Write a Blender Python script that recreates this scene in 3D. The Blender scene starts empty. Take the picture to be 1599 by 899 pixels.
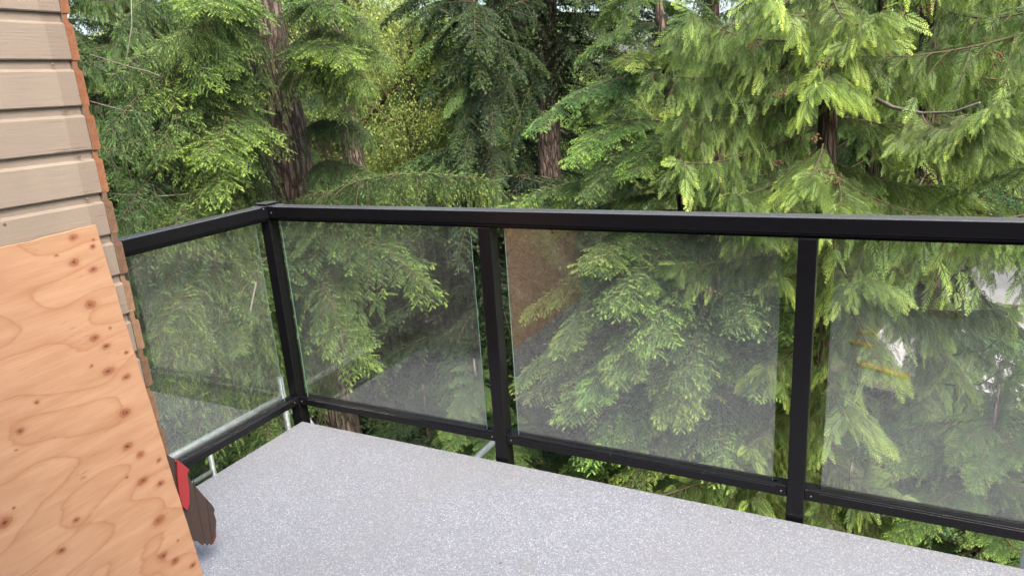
import bpy, bmesh, math, random
import numpy as np
from mathutils import Vector, Matrix, noise as mnoise

# ------------------------------------------------------------------ camera, world, sun, exposure
scene = bpy.context.scene
COL = scene.collection
CAM = Vector((2.6523, -2.4802, 1.5987))
FW = Vector((-0.45429909, 0.84817158, -0.27242855))
RT = Vector((0.88829352, 0.4544418, -0.06646262))
UP = Vector((-0.06743122, 0.27219043, 0.95987781))
FPX = 1097.97                                   # focal length in pixels of the 1599 px wide photograph
cam_data = bpy.data.cameras.new('camera')
cam_data.sensor_width = 36.0
cam_data.lens = 36.0 * FPX / 1599.0
cam_data.clip_start = 0.05
cam_data.clip_end = 3000.0
cam = bpy.data.objects.new('camera', cam_data)
COL.objects.link(cam)
mw = Matrix((RT, UP, -FW)).transposed().to_4x4()
mw.translation = CAM
cam.matrix_world = mw
scene.camera = cam

SUN_ELEV, SUN_AZ = math.radians(50), math.radians(122)      # azimuth measured clockwise from +Y
world = bpy.data.worlds.new('World')
scene.world = world
world.use_nodes = True
wn = world.node_tree
sky = wn.nodes.new('ShaderNodeTexSky')
sky.sky_type = 'NISHITA'
sky.sun_disc = False
sky.sun_elevation = SUN_ELEV
sky.sun_rotation = SUN_AZ
sky.air_density = 1.0
sky.dust_density = 6.0
sky.ozone_density = 1.0
bg = wn.nodes['Background']
wn.links.new(sky.outputs['Color'], bg.inputs['Color'])
bg.inputs['Strength'].default_value = 0.15

sd = bpy.data.lights.new('sun', 'SUN')
sd.energy = 1.3
sd.angle = math.radians(35)
sd.color = (1.0, 0.975, 0.94)
sun = bpy.data.objects.new('sun', sd)
COL.objects.link(sun)
sdir = Vector((math.sin(SUN_AZ) * math.cos(SUN_ELEV), math.cos(SUN_AZ) * math.cos(SUN_ELEV), math.sin(SUN_ELEV)))
sun.rotation_euler = sdir.to_track_quat('Z', 'Y').to_euler()
sun.location = (3, -6, 12)

scene.view_settings.view_transform = 'Standard'
scene.view_settings.look = 'None'
scene.view_settings.exposure = 2.15
scene.view_settings.gamma = 1.0
scene.view_settings.use_curve_mapping = False
cy = scene.cycles
cy.max_bounces = 10
cy.diffuse_bounces = 6
cy.glossy_bounces = 3
cy.transmission_bounces = 4
cy.transparent_max_bounces = 12
cy.sample_clamp_indirect = 6.0
cy.caustics_reflective = False
cy.caustics_refractive = False

RNG = np.random.default_rng(7)
random.seed(7)
GROUND_Z = -5.0


def at(px, py, dist):
    """World point seen at photograph pixel (px, py), dist metres away horizontally."""
    d = FW + RT * ((px - 799.5) / FPX) - UP * ((py - 449.5) / FPX)
    return CAM + d * (dist / math.hypot(d.x, d.y))


# ------------------------------------------------------------------ helpers: objects
def tag(o, label=None, cat=None, group=None, kind=None):
    if label: o['label'] = label
    if cat: o['category'] = cat
    if group: o['group'] = group
    if kind: o['kind'] = kind
    return o


def empty(name, loc=(0, 0, 0)):
    o = bpy.data.objects.new(name, None)
    o.location = loc
    o.empty_display_size = 0.1
    COL.objects.link(o)
    return o


def link(name, me, parent=None):
    o = bpy.data.objects.new(name, me)
    COL.objects.link(o)
    if parent is not None:
        o.parent = parent
        o.matrix_parent_inverse = Matrix.Translation(parent.location).inverted()
    return o


def from_bm(name, bm, mats, parent=None, smooth=False):
    me = bpy.data.meshes.new(name)
    bm.normal_update()
    bm.to_mesh(me)
    bm.free()
    for m in (mats if isinstance(mats, (list, tuple)) else [mats]):
        me.materials.append(m)
    if smooth:
        for p in me.polygons:
            p.use_smooth = True
    return link(name, me, parent)


def add_box(bm, lo, hi, bevel=0.0, seg=2, mat=0):
    lo, hi = Vector(lo), Vector(hi)
    c, s = (lo + hi) / 2, hi - lo
    r = bmesh.ops.create_cube(bm, size=1.0, matrix=Matrix.Translation(c) @ Matrix.Diagonal((s.x, s.y, s.z, 1)))
    fs = set(f for v in r['verts'] for f in v.link_faces)
    for f in fs:
        f.material_index = mat
    if bevel > 0:
        es = list(set(e for v in r['verts'] for e in v.link_edges))
        rr = bmesh.ops.bevel(bm, geom=es, offset=bevel, segments=seg, affect='EDGES', profile=0.5)
        for f in rr['faces']:
            f.material_index = mat


def box(name, lo, hi, mat, parent=None, bevel=0.0, seg=2):
    bm = bmesh.new()
    add_box(bm, lo, hi, bevel, seg)
    return from_bm(name, bm, mat, parent)


def add_tube(bm, pts, radii, sides=10, caps=True, mat=0, jag=None):
    pts = [Vector(p) for p in pts]
    rings = []
    n = len(pts)
    ref = Vector((0.31, 0.77, 0.55))
    for i, p in enumerate(pts):
        t = (pts[min(i + 1, n - 1)] - pts[max(i - 1, 0)]).normalized()
        a = t.cross(ref).normalized()
        b = t.cross(a)
        r = radii[i] if hasattr(radii, '__len__') else radii
        ring = []
        for k in range(sides):
            an = 2 * math.pi * k / sides
            rr = r * (jag(i, k) if jag else 1.0)
            ring.append(bm.verts.new(p + (a * math.cos(an) + b * math.sin(an)) * rr))
        rings.append(ring)
    for i in range(n - 1):
        for k in range(sides):
            f = bm.faces.new((rings[i][k], rings[i][(k + 1) % sides], rings[i + 1][(k + 1) % sides], rings[i + 1][k]))
            f.material_index = mat
            f.smooth = True
    if caps:
        for ring in (rings[0][::-1], rings[-1]):
            f = bm.faces.new(ring)
            f.material_index = mat
    bmesh.ops.recalc_face_normals(bm, faces=bm.faces[:])


def tube(name, pts, radii, mat, parent=None, sides=14):
    bm = bmesh.new()
    add_tube(bm, pts, radii, sides)
    return from_bm(name, bm, mat, parent)


# ------------------------------------------------------------------ helpers: materials
class NT:
    def __init__(self, name):
        self.m = bpy.data.materials.new(name)
        self.m.use_nodes = True
        self.t = self.m.node_tree
        self.t.nodes.clear()
        self.out = self.t.nodes.new('ShaderNodeOutputMaterial')

    def n(self, kind, **kw):
        nd = self.t.nodes.new('ShaderNode' + kind)
        ins = kw.pop('ins', {})
        for k, v in kw.items():
            setattr(nd, k, v)
        for k, v in ins.items():
            if isinstance(v, bpy.types.NodeSocket):
                self.t.links.new(v, nd.inputs[k])
            else:
                nd.inputs[k].default_value = v
        return nd

    def math(self, op, a, b=0.0, c=0.0, clamp=False):
        nd = self.n('Math', operation=op, use_clamp=clamp, ins={0: a, 1: b, 2: c})
        return nd.outputs[0]

    def ramp(self, fac, stops, interp='LINEAR'):
        nd = self.n('ValToRGB', ins={0: fac})
        cr = nd.color_ramp
        cr.interpolation = interp
        while len(cr.elements) < len(stops):
            cr.elements.new(0.5)
        for e, (p, c) in zip(cr.elements, stops):
            e.position = p
            e.color = (*c, 1) if len(c) == 3 else c
        return nd.outputs[0]

    def mix(self, fac, a, b, blend='MIX'):
        nd = self.n('Mix', data_type='RGBA', blend_type=blend, clamp_factor=True)
        for k, v in ((0, fac), (6, a), (7, b)):
            if isinstance(v, bpy.types.NodeSocket):
                self.t.links.new(v, nd.inputs[k])
            else:
                nd.inputs[k].default_value = v if k == 0 else (*v, 1)
        return nd.outputs[2]

    def noise(self, vec, scale, detail=4.0, rough=0.55, dist=0.0):
        return self.n('TexNoise', ins={'Vector': vec, 'Scale': scale, 'Detail': detail, 'Roughness': rough, 'Distortion': dist}).outputs[0]

    def obj(self, scale=(1, 1, 1), loc=(0, 0, 0), world=False):
        c = self.n('NewGeometry').outputs['Position'] if world else self.n('TexCoord').outputs['Object']
        return self.n('Mapping', ins={'Vector': c, 'Scale': scale, 'Location': loc}).outputs[0]

    def bump(self, h, strength=0.3, dist=0.01):
        return self.n('Bump', ins={'Height': h, 'Strength': strength, 'Distance': dist}).outputs[0]

    def finish(self, color, rough=0.6, normal=None, spec=0.5, metallic=0.0, **extra):
        p = self.n('BsdfPrincipled')
        vals = {'Base Color': color, 'Roughness': rough, 'Specular IOR Level': spec, 'Metallic': metallic, **extra}
        for k, v in vals.items():
            if isinstance(v, bpy.types.NodeSocket):
                self.t.links.new(v, p.inputs[k])
            else:
                if k == 'Base Color' and len(v) == 3: v = (*v, 1)
                p.inputs[k].default_value = v
        if normal is not None:
            self.t.links.new(normal, p.inputs['Normal'])
        self.t.links.new(p.outputs[0], self.out.inputs[0])
        return self.m


def mat_deck():
    N = NT('deck_vinyl')
    v = N.obj(world=True)
    cell = N.n('TexVoronoi', ins={'Vector': v, 'Scale': 320.0})
    rnd = N.n('SeparateColor', ins={0: cell.outputs['Color']}).outputs[0]
    flecks = N.ramp(rnd, [(0.0, (0.090, 0.098, 0.119)), (0.18, (0.124, 0.133, 0.155)), (0.5, (0.145, 0.155, 0.177)), (0.8, (0.177, 0.188, 0.209)), (0.94, (0.33, 0.336, 0.342))], 'CONSTANT')
    cell2 = N.n('TexVoronoi', ins={'Vector': v, 'Scale': 150.0})
    rnd2 = N.n('SeparateColor', ins={0: cell2.outputs['Color']}).outputs[1]
    c = N.mix(N.math('MULTIPLY', N.math('GREATER_THAN', rnd2, 0.82), 0.35), flecks, (0.25, 0.255, 0.265))
    big = N.noise(v, 1.3, 5.0, 0.6)
    c = N.mix(N.ramp(big, [(0.42, (0, 0, 0)), (0.72, (0.5, 0.5, 0.5))]), c, (0.13, 0.134, 0.135))
    dirt = N.noise(v, 7.0, 6.0, 0.7, 0.4)
    c = N.mix(N.ramp(dirt, [(0.58, (0, 0, 0)), (0.76, (0.5, 0.5, 0.5))]), c, (0.11, 0.11, 0.09))
    b = N.bump(N.noise(v, 260.0, 2.0), 0.25, 0.002)
    return N.finish(c, N.ramp(big, [(0.3, (0.42,) * 3), (0.7, (0.6,) * 3)]), b, 0.45)


def mat_black():
    N = NT('black_powder_coat')
    v = N.obj(world=True)
    drops = N.n('TexVoronoi', ins={'Vector': v, 'Scale': 120.0}).outputs['Distance']
    d = N.ramp(drops, [(0.0, (1, 1, 1)), (0.35, (0, 0, 0))])
    up = N.n('SeparateXYZ', ins={0: N.n('NewGeometry').outputs['Normal']}).outputs[2]
    topm = N.math('MULTIPLY', d, N.math('GREATER_THAN', up, 0.7))
    g = N.noise(v, 450.0, 2.0)
    h = N.math('ADD', N.math('MULTIPLY', topm, 1.0), N.math('MULTIPLY', g, 0.012))
    dust = N.noise(v, 26.0, 5.0, 0.7)
    c = N.mix(N.ramp(dust, [(0.55, (0, 0, 0)), (0.8, (0.25, 0.25, 0.25))]), (0.0045, 0.0045, 0.0055), (0.010, 0.010, 0.011))
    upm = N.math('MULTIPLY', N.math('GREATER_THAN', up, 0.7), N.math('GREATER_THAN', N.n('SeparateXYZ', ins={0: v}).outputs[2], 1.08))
    c = N.mix(N.math('MULTIPLY', upm, N.math('ADD', 0.5, N.math('MULTIPLY', d, 0.5))), c, (0.10, 0.103, 0.112))     # beaded rain water and its bright sky sheen, painted on the flat tops
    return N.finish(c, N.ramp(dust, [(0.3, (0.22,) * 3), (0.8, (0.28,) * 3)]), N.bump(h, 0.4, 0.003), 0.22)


def mat_glass():
    N = NT('wet_dusty_glass')
    g = N.n('NewGeometry')
    dot = N.n('VectorMath', operation='DOT_PRODUCT', ins={0: g.outputs['Incoming'], 1: g.outputs['Normal']}).outputs['Value']
    c = N.math('ABSOLUTE', dot)
    fres = N.math('ADD', N.math('MULTIPLY', N.math('POWER', N.math('SUBTRACT', 1.0, c, clamp=True), 5.0), 0.89), 0.11)
    tr = N.n('BsdfTransparent', ins={0: (0.965, 0.985, 0.972, 1)}).outputs[0]
    gl = N.n('BsdfGlossy', ins={'Color': (1, 1, 1, 1), 'Roughness': 0.0}).outputs[0]
    m1 = N.n('MixShader', ins={0: fres, 1: tr, 2: gl}).outputs[0]
    pos = N.obj(world=True)
    streak = N.noise(N.obj((90, 90, 7), world=True), 1.0, 4.0, 0.65)
    cloud = N.noise(pos, 3.0, 4.0, 0.6)
    dust = N.math('MULTIPLY', N.ramp(streak, [(0.40, (0.010,) * 3), (0.78, (0.036,) * 3)]), N.ramp(cloud, [(0.3, (0.35,) * 3), (0.7, (1, 1, 1))]))
    df = N.n('BsdfDiffuse', ins={0: (0.72, 0.73, 0.72, 1)}).outputs[0]
    m2 = N.n('MixShader', ins={0: dust, 1: m1, 2: df}).outputs[0]
    N.t.links.new(m2, N.out.inputs[0])
    return N.m


def mat_glass_edge():
    N = NT('glass_edge')
    tr = N.n('BsdfTranslucent', ins={0: (0.26, 0.42, 0.35, 1)}).outputs[0]
    df = N.n('BsdfPrincipled', ins={'Base Color': (0.20, 0.34, 0.28, 1), 'Roughness': 0.2}).outputs[0]
    m = N.n('MixShader', ins={0: 0.5, 1: df, 2: tr}).outputs[0]
    N.t.links.new(m, N.out.inputs[0])
    return N.m


def mat_siding(name, base):
    N = NT(name)
    oi = N.n('ObjectInfo')
    off = N.n('CombineXYZ', ins={0: N.math('MULTIPLY', oi.outputs['Random'], 37.0), 1: N.math('MULTIPLY', oi.outputs['Random'], 11.0), 2: 0.0}).outputs[0]
    co = N.n('VectorMath', operation='ADD', ins={0: N.n('TexCoord').outputs['Object'], 1: off}).outputs[0]
    long_ = N.n('Mapping', ins={'Vector': co, 'Scale': (7.0, 7.0, 230.0)}).outputs[0]
    fine = N.noise(long_, 1.0, 5.0, 0.7, 0.6)
    wide = N.noise(N.n('Mapping', ins={'Vector': co, 'Scale': (3.0, 3.0, 130.0)}).outputs[0], 1.0, 4.0, 0.6, 1.2)
    saw = N.noise(N.n('Mapping', ins={'Vector': co, 'Scale': (160.0, 160.0, 30.0)}).outputs[0], 1.0, 2.0, 0.5)
    blot = N.noise(co, 6.0, 4.0)
    c = N.mix(N.ramp(fine, [(0.35, (0, 0, 0)), (0.75, (0.5,) * 3)]), base, tuple(x * 0.72 for x in base))
    c = N.mix(N.ramp(blot, [(0.4, (0, 0, 0)), (0.75, (0.4,) * 3)]), c, tuple(min(1, x * 1.18) for x in base))
    crack = N.ramp(wide, [(0.655, (0, 0, 0)), (0.69, (1, 1, 1))])
    c = N.mix(N.math('MULTIPLY', crack, 0.45), c, tuple(x * 0.4 for x in base))
    h = N.math('ADD', N.math('MULTIPLY', fine, 0.6), N.math('ADD', N.math('MULTIPLY', saw, 0.35), N.math('MULTIPLY', crack, -0.8)))
    c = N.mix(N.math('MULTIPLY', N.math('SUBTRACT', oi.outputs['Random'], 0.5), 0.35, clamp=True), c, tuple(x * 0.7 for x in base))
    return N.finish(c, 0.62, N.bump(h, 0.55, 0.004), 0.3)


def mat_cut_wood(name, a, b):
    N = NT(name)
    oi = N.n('ObjectInfo').outputs['Random']
    co = N.obj((30, 60, 60))
    g = N.noise(co, 1.0, 4.0, 0.7, 0.8)
    c = N.ramp(N.math('ADD', N.math('MULTIPLY', g, 0.7), N.math('MULTIPLY', oi, 0.3)), [(0.3, a), (0.72, b)])
    return N.finish(c, 0.8, N.bump(g, 0.4, 0.004), 0.2)


KNOTS = [(0.075, 1.267), (0.02, 1.247), (0.026, 1.228), (0.135, 1.23), (0.094, 1.198), (0.048, 1.161), (0.086, 1.065), (0.106, 0.966), (0.079, 0.928), (0.026, 0.885), (0.051, 0.977), (0.139, 0.888), (0.095, 0.853), (0.048, 0.812), (0.312, 0.854), (0.375, 0.799), (0.398, 0.752), (0.086, 0.707), (0.11, 0.603), (0.081, 0.558), (0.029, 0.508), (0.141, 0.513), (0.099, 0.473), (0.047, 0.432), (0.453, 0.605), (0.483, 0.579), (0.317, 0.476), (0.087, 0.32), (0.381, 0.414), (0.111, 0.2), (0.078, 0.153), (0.024, 0.098), (0.048, 0.213)]
KNOT_R = [.010, .004, .007, .004, .011, .009, .014, .011, .010, .006, .004, .004, .013, .010, .006, .009, .003, .014, .012, .011, .006, .004, .013, .011, .004, .013, .008, .015, .010, .012, .012, .009, .004]


def mat_plywood():
    N = NT('plywood_face')
    co = N.obj()
    warp = N.n('TexNoise', ins={'Vector': N.obj((1.2, 2.6, 1)), 'Scale': 1.6, 'Detail': 1.5, 'Roughness': 0.4})
    w = N.math('MULTIPLY', warp.outputs[0], 9.0)
    rings = N.math('FRACT', N.math('ADD', w, N.math('MULTIPLY', N.noise(N.obj((1.0, 18, 1)), 2.0, 3.0), 0.35)))
    line = N.ramp(rings, [(0.0, (0.30,) * 3), (0.05, (0.0,) * 3), (0.70, (0.04,) * 3), (0.90, (0.42,) * 3), (0.975, (1, 1, 1)), (1.0, (0.30,) * 3)])
    fine = N.noise(N.obj((6, 260, 1)), 1.0, 4.0, 0.7, 0.3)
    med = N.noise(N.obj((2.0, 14, 1)), 2.0, 4.0, 0.6)
    c = N.ramp(med, [(0.3, (0.220, 0.123, 0.068)), (0.7, (0.274, 0.164, 0.098))])
    c = N.mix(N.math('MULTIPLY', line, 0.62), c, (0.175, 0.075, 0.032))
    c = N.mix(N.ramp(fine, [(0.46, (0, 0, 0)), (0.72, (0.6,) * 3)]), c, (0.21, 0.098, 0.045))
    ring = None
    core = None
    wob = N.n('TexNoise', ins={'Vector': co, 'Scale': 38.0, 'Detail': 2.0})
    wv = N.n('VectorMath', operation='SCALE', ins={0: N.n('VectorMath', operation='SUBTRACT', ins={0: wob.outputs['Color'], 1: (0.5, 0.5, 0.5)}).outputs[0], 'Scale': 0.012}).outputs[0]
    cow = N.n('VectorMath', operation='ADD', ins={0: co, 1: wv}).outputs[0]
    for (u, v), r in zip(KNOTS, KNOT_R):
        d = N.n('VectorMath', operation='MULTIPLY', ins={0: N.n('VectorMath', operation='SUBTRACT', ins={0: cow, 1: (-u, v, 0)}).outputs[0], 1: (0.72 / r, 1.0 / r, 0)}).outputs[0]
        L = N.n('VectorMath', operation='LENGTH', ins={0: d}).outputs['Value']
        core = L if core is None else N.math('MINIMUM', core, L)
    dk = N.ramp(N.math('MULTIPLY', core, 0.25), [(0.0, (1, 1, 1)), (0.16, (0.8,) * 3), (0.205, (0.55,) * 3), (0.235, (0.85,) * 3), (0.265, (0.22,) * 3), (0.5, (0.0,) * 3)])
    c = N.mix(dk, c, (0.135, 0.042, 0.016))
    heart = N.math('MULTIPLY', N.ramp(N.math('MULTIPLY', core, 0.25), [(0.05, (1, 1, 1)), (0.14, (0, 0, 0))]), N.math('GREATER_THAN', N.noise(co, 90.0, 2.0), 0.50))
    c = N.mix(heart, c, (0.05, 0.018, 0.01))
    chk = N.ramp(N.noise(N.obj((16, 190, 1), (3, 1, 0)), 1.0, 3.0, 0.6, 0.8), [(0.62, (0, 0, 0)), (0.65, (1, 1, 1))])
    patch = N.ramp(N.noise(co, 4.0, 2.0), [(0.5, (0, 0, 0)), (0.6, (1, 1, 1))])
    chk = N.math('MULTIPLY', chk, patch)
    c = N.mix(N.math('MULTIPLY', chk, 0.55), c, (0.15, 0.066, 0.030))
    h = N.math('ADD', N.math('MULTIPLY', fine, 0.3), N.math('ADD', N.math('MULTIPLY', chk, -1.0), N.math('MULTIPLY', heart, -1.0)))
    return N.finish(c, 0.6, N.bump(h, 0.35, 0.002), 0.3)


def mat_ply_edge():
    N = NT('plywood_edge')
    z = N.n('SeparateXYZ', ins={0: N.n('TexCoord').outputs['Object']}).outputs[2]
    ply = N.math('GREATER_THAN', N.math('FRACT', N.math('MULTIPLY', z, 190.0)), 0.5)
    c = N.mix(ply, (0.55, 0.33, 0.18), (0.30, 0.15, 0.07))
    return N.finish(c, 0.85, N.bump(N.noise(N.obj((90, 90, 400)), 1.0), 0.6, 0.004), 0.15)


def mat_simple(name, col, rough=0.6, spec=0.4, metallic=0.0, nscale=30.0, var=0.25, bump=0.15):
    N = NT(name)
    n = N.noise(N.obj(), nscale, 5.0, 0.65)
    c = N.mix(n, tuple(x * (1 - var) for x in col), tuple(min(1, x * (1 + var)) for x in col))
    return N.finish(c, rough, N.bump(n, bump, 0.004), spec, metallic)


def mat_galv():
    N = NT('galvanised_steel')
    v = N.n('TexVoronoi', ins={'Vector': N.obj(world=True), 'Scale': 60.0}).outputs['Color']
    c = N.mix(N.n('SeparateColor', ins={0: v}).outputs[0], (0.20, 0.225, 0.22), (0.30, 0.33, 0.325))
    r = N.noise(N.obj(world=True), 40.0, 4.0)
    return N.finish(c, N.ramp(r, [(0.3, (0.35,) * 3), (0.7, (0.6,) * 3)]), None, 0.5, 0.35)


def mat_bark(name, a, b, zs=5.0, xs=26.0, moss=0.0):
    N = NT(name)
    co = N.obj((xs, xs, zs), world=True)
    n = N.noise(co, 1.0, 6.0, 0.65, 0.8)
    v = N.n('TexVoronoi', feature='DISTANCE_TO_EDGE', ins={'Vector': N.n('VectorMath', operation='ADD', ins={0: co, 1: N.n('VectorMath', operation='SCALE', ins={0: N.n('TexNoise', ins={'Vector': co, 'Scale': 1.5}).outputs['Color'], 'Scale': 0.9}).outputs[0]}).outputs[0], 'Scale': 0.8}).outputs['Distance']
    crev = N.ramp(v, [(0.0, (0, 0, 0)), (0.22, (1, 1, 1))])
    c = N.ramp(n, [(0.3, a), (0.7, b)])
    c = N.mix(N.math('MULTIPLY', N.math('SUBTRACT', 1.0, crev), 0.85), c, tuple(x * 0.22 for x in a))
    if moss:
        c = N.mix(N.ramp(N.noise(N.obj(world=True), 6.0, 5.0, 0.7), [(0.5, (0, 0, 0)), (0.7, (moss,) * 3)]), c, (0.05, 0.07, 0.02))
    h = N.math('ADD', N.math('MULTIPLY', n, 0.4), crev)
    return N.finish(c, 0.9, N.bump(h, 0.9, 0.03), 0.15)


def mat_leaf(name, dark, mid, bright, transl=0.42, rough=0.55):
    N = NT(name)
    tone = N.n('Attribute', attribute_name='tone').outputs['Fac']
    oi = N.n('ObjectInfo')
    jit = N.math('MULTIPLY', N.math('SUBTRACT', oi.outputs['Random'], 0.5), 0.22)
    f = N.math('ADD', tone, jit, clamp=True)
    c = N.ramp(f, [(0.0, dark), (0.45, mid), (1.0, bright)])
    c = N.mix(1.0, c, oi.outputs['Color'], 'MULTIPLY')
    p = N.n('BsdfPrincipled', ins={'Base Color': c, 'Roughness': rough, 'Specular IOR Level': 0.28}).outputs[0]
    t = N.n('BsdfTranslucent', ins={0: N.mix(0.5, c, N.mix(1.0, c, (1.25, 1.15, 0.5), 'MULTIPLY'))}).outputs[0]
    m = N.n('MixShader', ins={0: transl, 1: p, 2: t}).outputs[0]
    N.t.links.new(m, N.out.inputs[0])
    return N.m


M = {
    'deck': mat_deck(), 'black': mat_black(), 'glass': mat_glass(), 'glass_edge': mat_glass_edge(),
    'siding': mat_siding('taupe_paint', (0.172, 0.141, 0.110)), 'siding_old': mat_siding('bare_paint_strip', (0.152, 0.121, 0.093)),
    'cut_fresh': mat_cut_wood('fresh_cut_cedar', (0.09, 0.036, 0.018), (0.195, 0.088, 0.044)),
    'cut_old': mat_cut_wood('weathered_cut_cedar', (0.07, 0.040, 0.024), (0.18, 0.108, 0.062)),
    'ply': mat_plywood(), 'ply_edge': mat_ply_edge(), 'galv': mat_galv(),
    'offcut': mat_cut_wood('bright_cedar', (0.30, 0.13, 0.03), (0.50, 0.24, 0.07)),
    'sheathing': mat_simple('sheathing_paper', (0.05, 0.045, 0.04), 0.8),
    'fascia': mat_simple('deck_fascia', (0.07, 0.065, 0.06), 0.6),
    'brown': mat_simple('dark_brown_membrane', (0.028, 0.017, 0.013), 0.55, 0.35, 0, 60.0, 0.3, 0.3),
    'tar': mat_simple('torn_black_backing', (0.012, 0.012, 0.013), 0.5),
    'red': mat_simple('red_tape', (0.17, 0.014, 0.015), 0.32, 0.5, 0, 20.0, 0.12, 0.05),
    'screw': mat_simple('screw_steel', (0.10, 0.10, 0.105), 0.4, 0.5, 0.6),
    'roof': mat_simple('roof_shingles', (0.06, 0.055, 0.05), 0.9),
    'bark': mat_bark('hemlock_bark', (0.078, 0.058, 0.048), (0.19, 0.145, 0.120), 4.0, 22.0, 0.3),
    'bark_red': mat_bark('cedar_bark', (0.070, 0.048, 0.039), (0.16, 0.115, 0.093), 2.2, 34.0, 0.25),
    'twig': mat_simple('twig_bark', (0.075, 0.06, 0.035), 0.85, 0.2, 0, 40.0, 0.4),
    'dead': mat_simple('bare_grey_wood', (0.13, 0.115, 0.095), 0.85, 0.2, 0, 40.0, 0.35),
    'cone': mat_simple('rusty_cones', (0.085, 0.042, 0.024), 0.8, 0.2),
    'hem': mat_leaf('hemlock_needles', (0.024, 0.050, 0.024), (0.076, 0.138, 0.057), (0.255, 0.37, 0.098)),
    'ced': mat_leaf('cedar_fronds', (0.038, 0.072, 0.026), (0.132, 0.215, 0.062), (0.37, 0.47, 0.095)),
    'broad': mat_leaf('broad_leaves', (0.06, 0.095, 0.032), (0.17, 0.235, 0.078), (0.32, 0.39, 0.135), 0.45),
}

# ------------------------------------------------------------------ ground, drive, far road
def mat_ground():
    N = NT('forest_floor')
    v = N.obj(world=True)
    n = N.noise(v, 0.9, 8.0, 0.7)
    c = N.ramp(n, [(0.3, (0.022, 0.026, 0.012)), (0.5, (0.05, 0.045, 0.025)), (0.7, (0.06, 0.085, 0.022))])
    xyz = N.n('SeparateXYZ', ins={0: v})
    far = N.ramp(N.math('DIVIDE', xyz.outputs[1], 60.0), [(0.5, (0, 0, 0)), (0.8, (1, 1, 1))])
    g = N.ramp(N.noise(v, 0.15, 6.0, 0.7), [(0.3, (0.10, 0.14, 0.03)), (0.7, (0.19, 0.23, 0.055))])
    return N.finish(N.mix(far, c, g), 0.95, N.bump(n, 0.8, 0.1), 0.1)


def grid_sheet(name, x0, x1, y0, y1, nx, ny, zf, mat):
    xs, ys = np.linspace(x0, x1, nx), np.linspace(y0, y1, ny)
    vs = [(x, y, zf(x, y)) for y in ys for x in xs]
    fs = [(j * nx + i, j * nx + i + 1, (j + 1) * nx + i + 1, (j + 1) * nx + i) for j in range(ny - 1) for i in range(nx - 1)]
    me = bpy.data.meshes.new(name)
    me.from_pydata(vs, [], fs)
    me.materials.append(mat)
    return link(name, me)


tag(grid_sheet('ground', -1500, 1500, -1500, 1500, 31, 31, lambda x, y: GROUND_Z, mat_ground()), 'dark forest floor and pale grass under the trees', kind='structure')


def outline_sheet(name, pts, z, mat):
    bm = bmesh.new()
    vs = [bm.verts.new((x, y, z)) for x, y in pts]
    bm.faces.new(vs)
    return from_bm(name, bm, mat)


def mat_gravel():
    N = NT('pale_gravel')
    v = N.obj(world=True)
    c = N.ramp(N.noise(v, 30.0, 6.0, 0.8), [(0.3, (0.20, 0.185, 0.19)), (0.7, (0.36, 0.34, 0.355))])
    c = N.mix(N.ramp(N.noise(v, 0.8, 5.0), [(0.45, (0, 0, 0)), (0.7, (0.5,) * 3)]), c, (0.15, 0.14, 0.11))
    return N.finish(c, 0.9, N.bump(N.noise(v, 60.0, 4.0), 0.5, 0.02), 0.2)


M['gravel'] = mat_gravel()
pts = []
for k in range(40):
    a = 2 * math.pi * k / 40
    w = 1 + 0.13 * math.sin(3 * a + 1) + 0.07 * math.sin(7 * a)
    pts.append((8.3 + 6.6 * w * math.cos(a), 19.5 + 7.0 * w * math.sin(a)))
tag(outline_sheet('gravel_drive', pts, GROUND_Z + 0.012, M['gravel']), 'pale gravel drive below the deck seen between branches', kind='structure')
tag(outline_sheet('road', [(-140, 78), (60, 112), (60, 118), (-140, 84)], GROUND_Z + 0.02, M['gravel']), 'pale road crossing the grass far beyond the trees', kind='structure')

# ------------------------------------------------------------------ deck
bm = bmesh.new()
add_box(bm, (0.0484, -6.0, -0.02), (7.0, -0.045, 0.0), 0.006, 3)
tag(from_bm('deck', bm, M['deck']), 'light grey speckled vinyl deck floor', kind='structure')
bm = bmesh.new()
add_box(bm, (0.056, -5.98, -0.26), (6.98, -0.053, -0.021))
tag(from_bm('deck_rim', bm, M['fascia']), 'dark rim joists under the deck edge', kind='structure')

# needles and scale leaves blown onto the deck
bm = bmesh.new()
rng = random.Random(17)
for k in range(70):
    x, y = rng.uniform(.15, 4.2), -.08 - abs(rng.gauss(0, .75))
    if y < -3: continue
    a, l, w = rng.uniform(0, 6.28), rng.uniform(.003, .008), rng.uniform(.0005, .0012)
    if rng.random() < .12: l, w = rng.uniform(.004, .008), rng.uniform(.0015, .003)
    c_, s_ = math.cos(a), math.sin(a)
    z = .0015
    vs = [bm.verts.new((x + c_ * u - s_ * v, y + s_ * u + c_ * v, z + rng.uniform(0, .002))) for u, v in ((-l, 0), (0, -w), (l, 0), (0, w))]
    f = bm.faces.new(vs)
    f.material_index = 0 if rng.random() < .6 else 1
tag(from_bm('needle_litter', bm, [M['cone'], M['brown']]), 'few fallen needles scattered on the grey deck', kind='stuff')

# ------------------------------------------------------------------ railing
H = 1.131
PITCH = 1.2275
rail = empty('railing', (0, 0, 0))
tag(rail, 'black metal deck railing with clear glass panes', 'railing')


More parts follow.
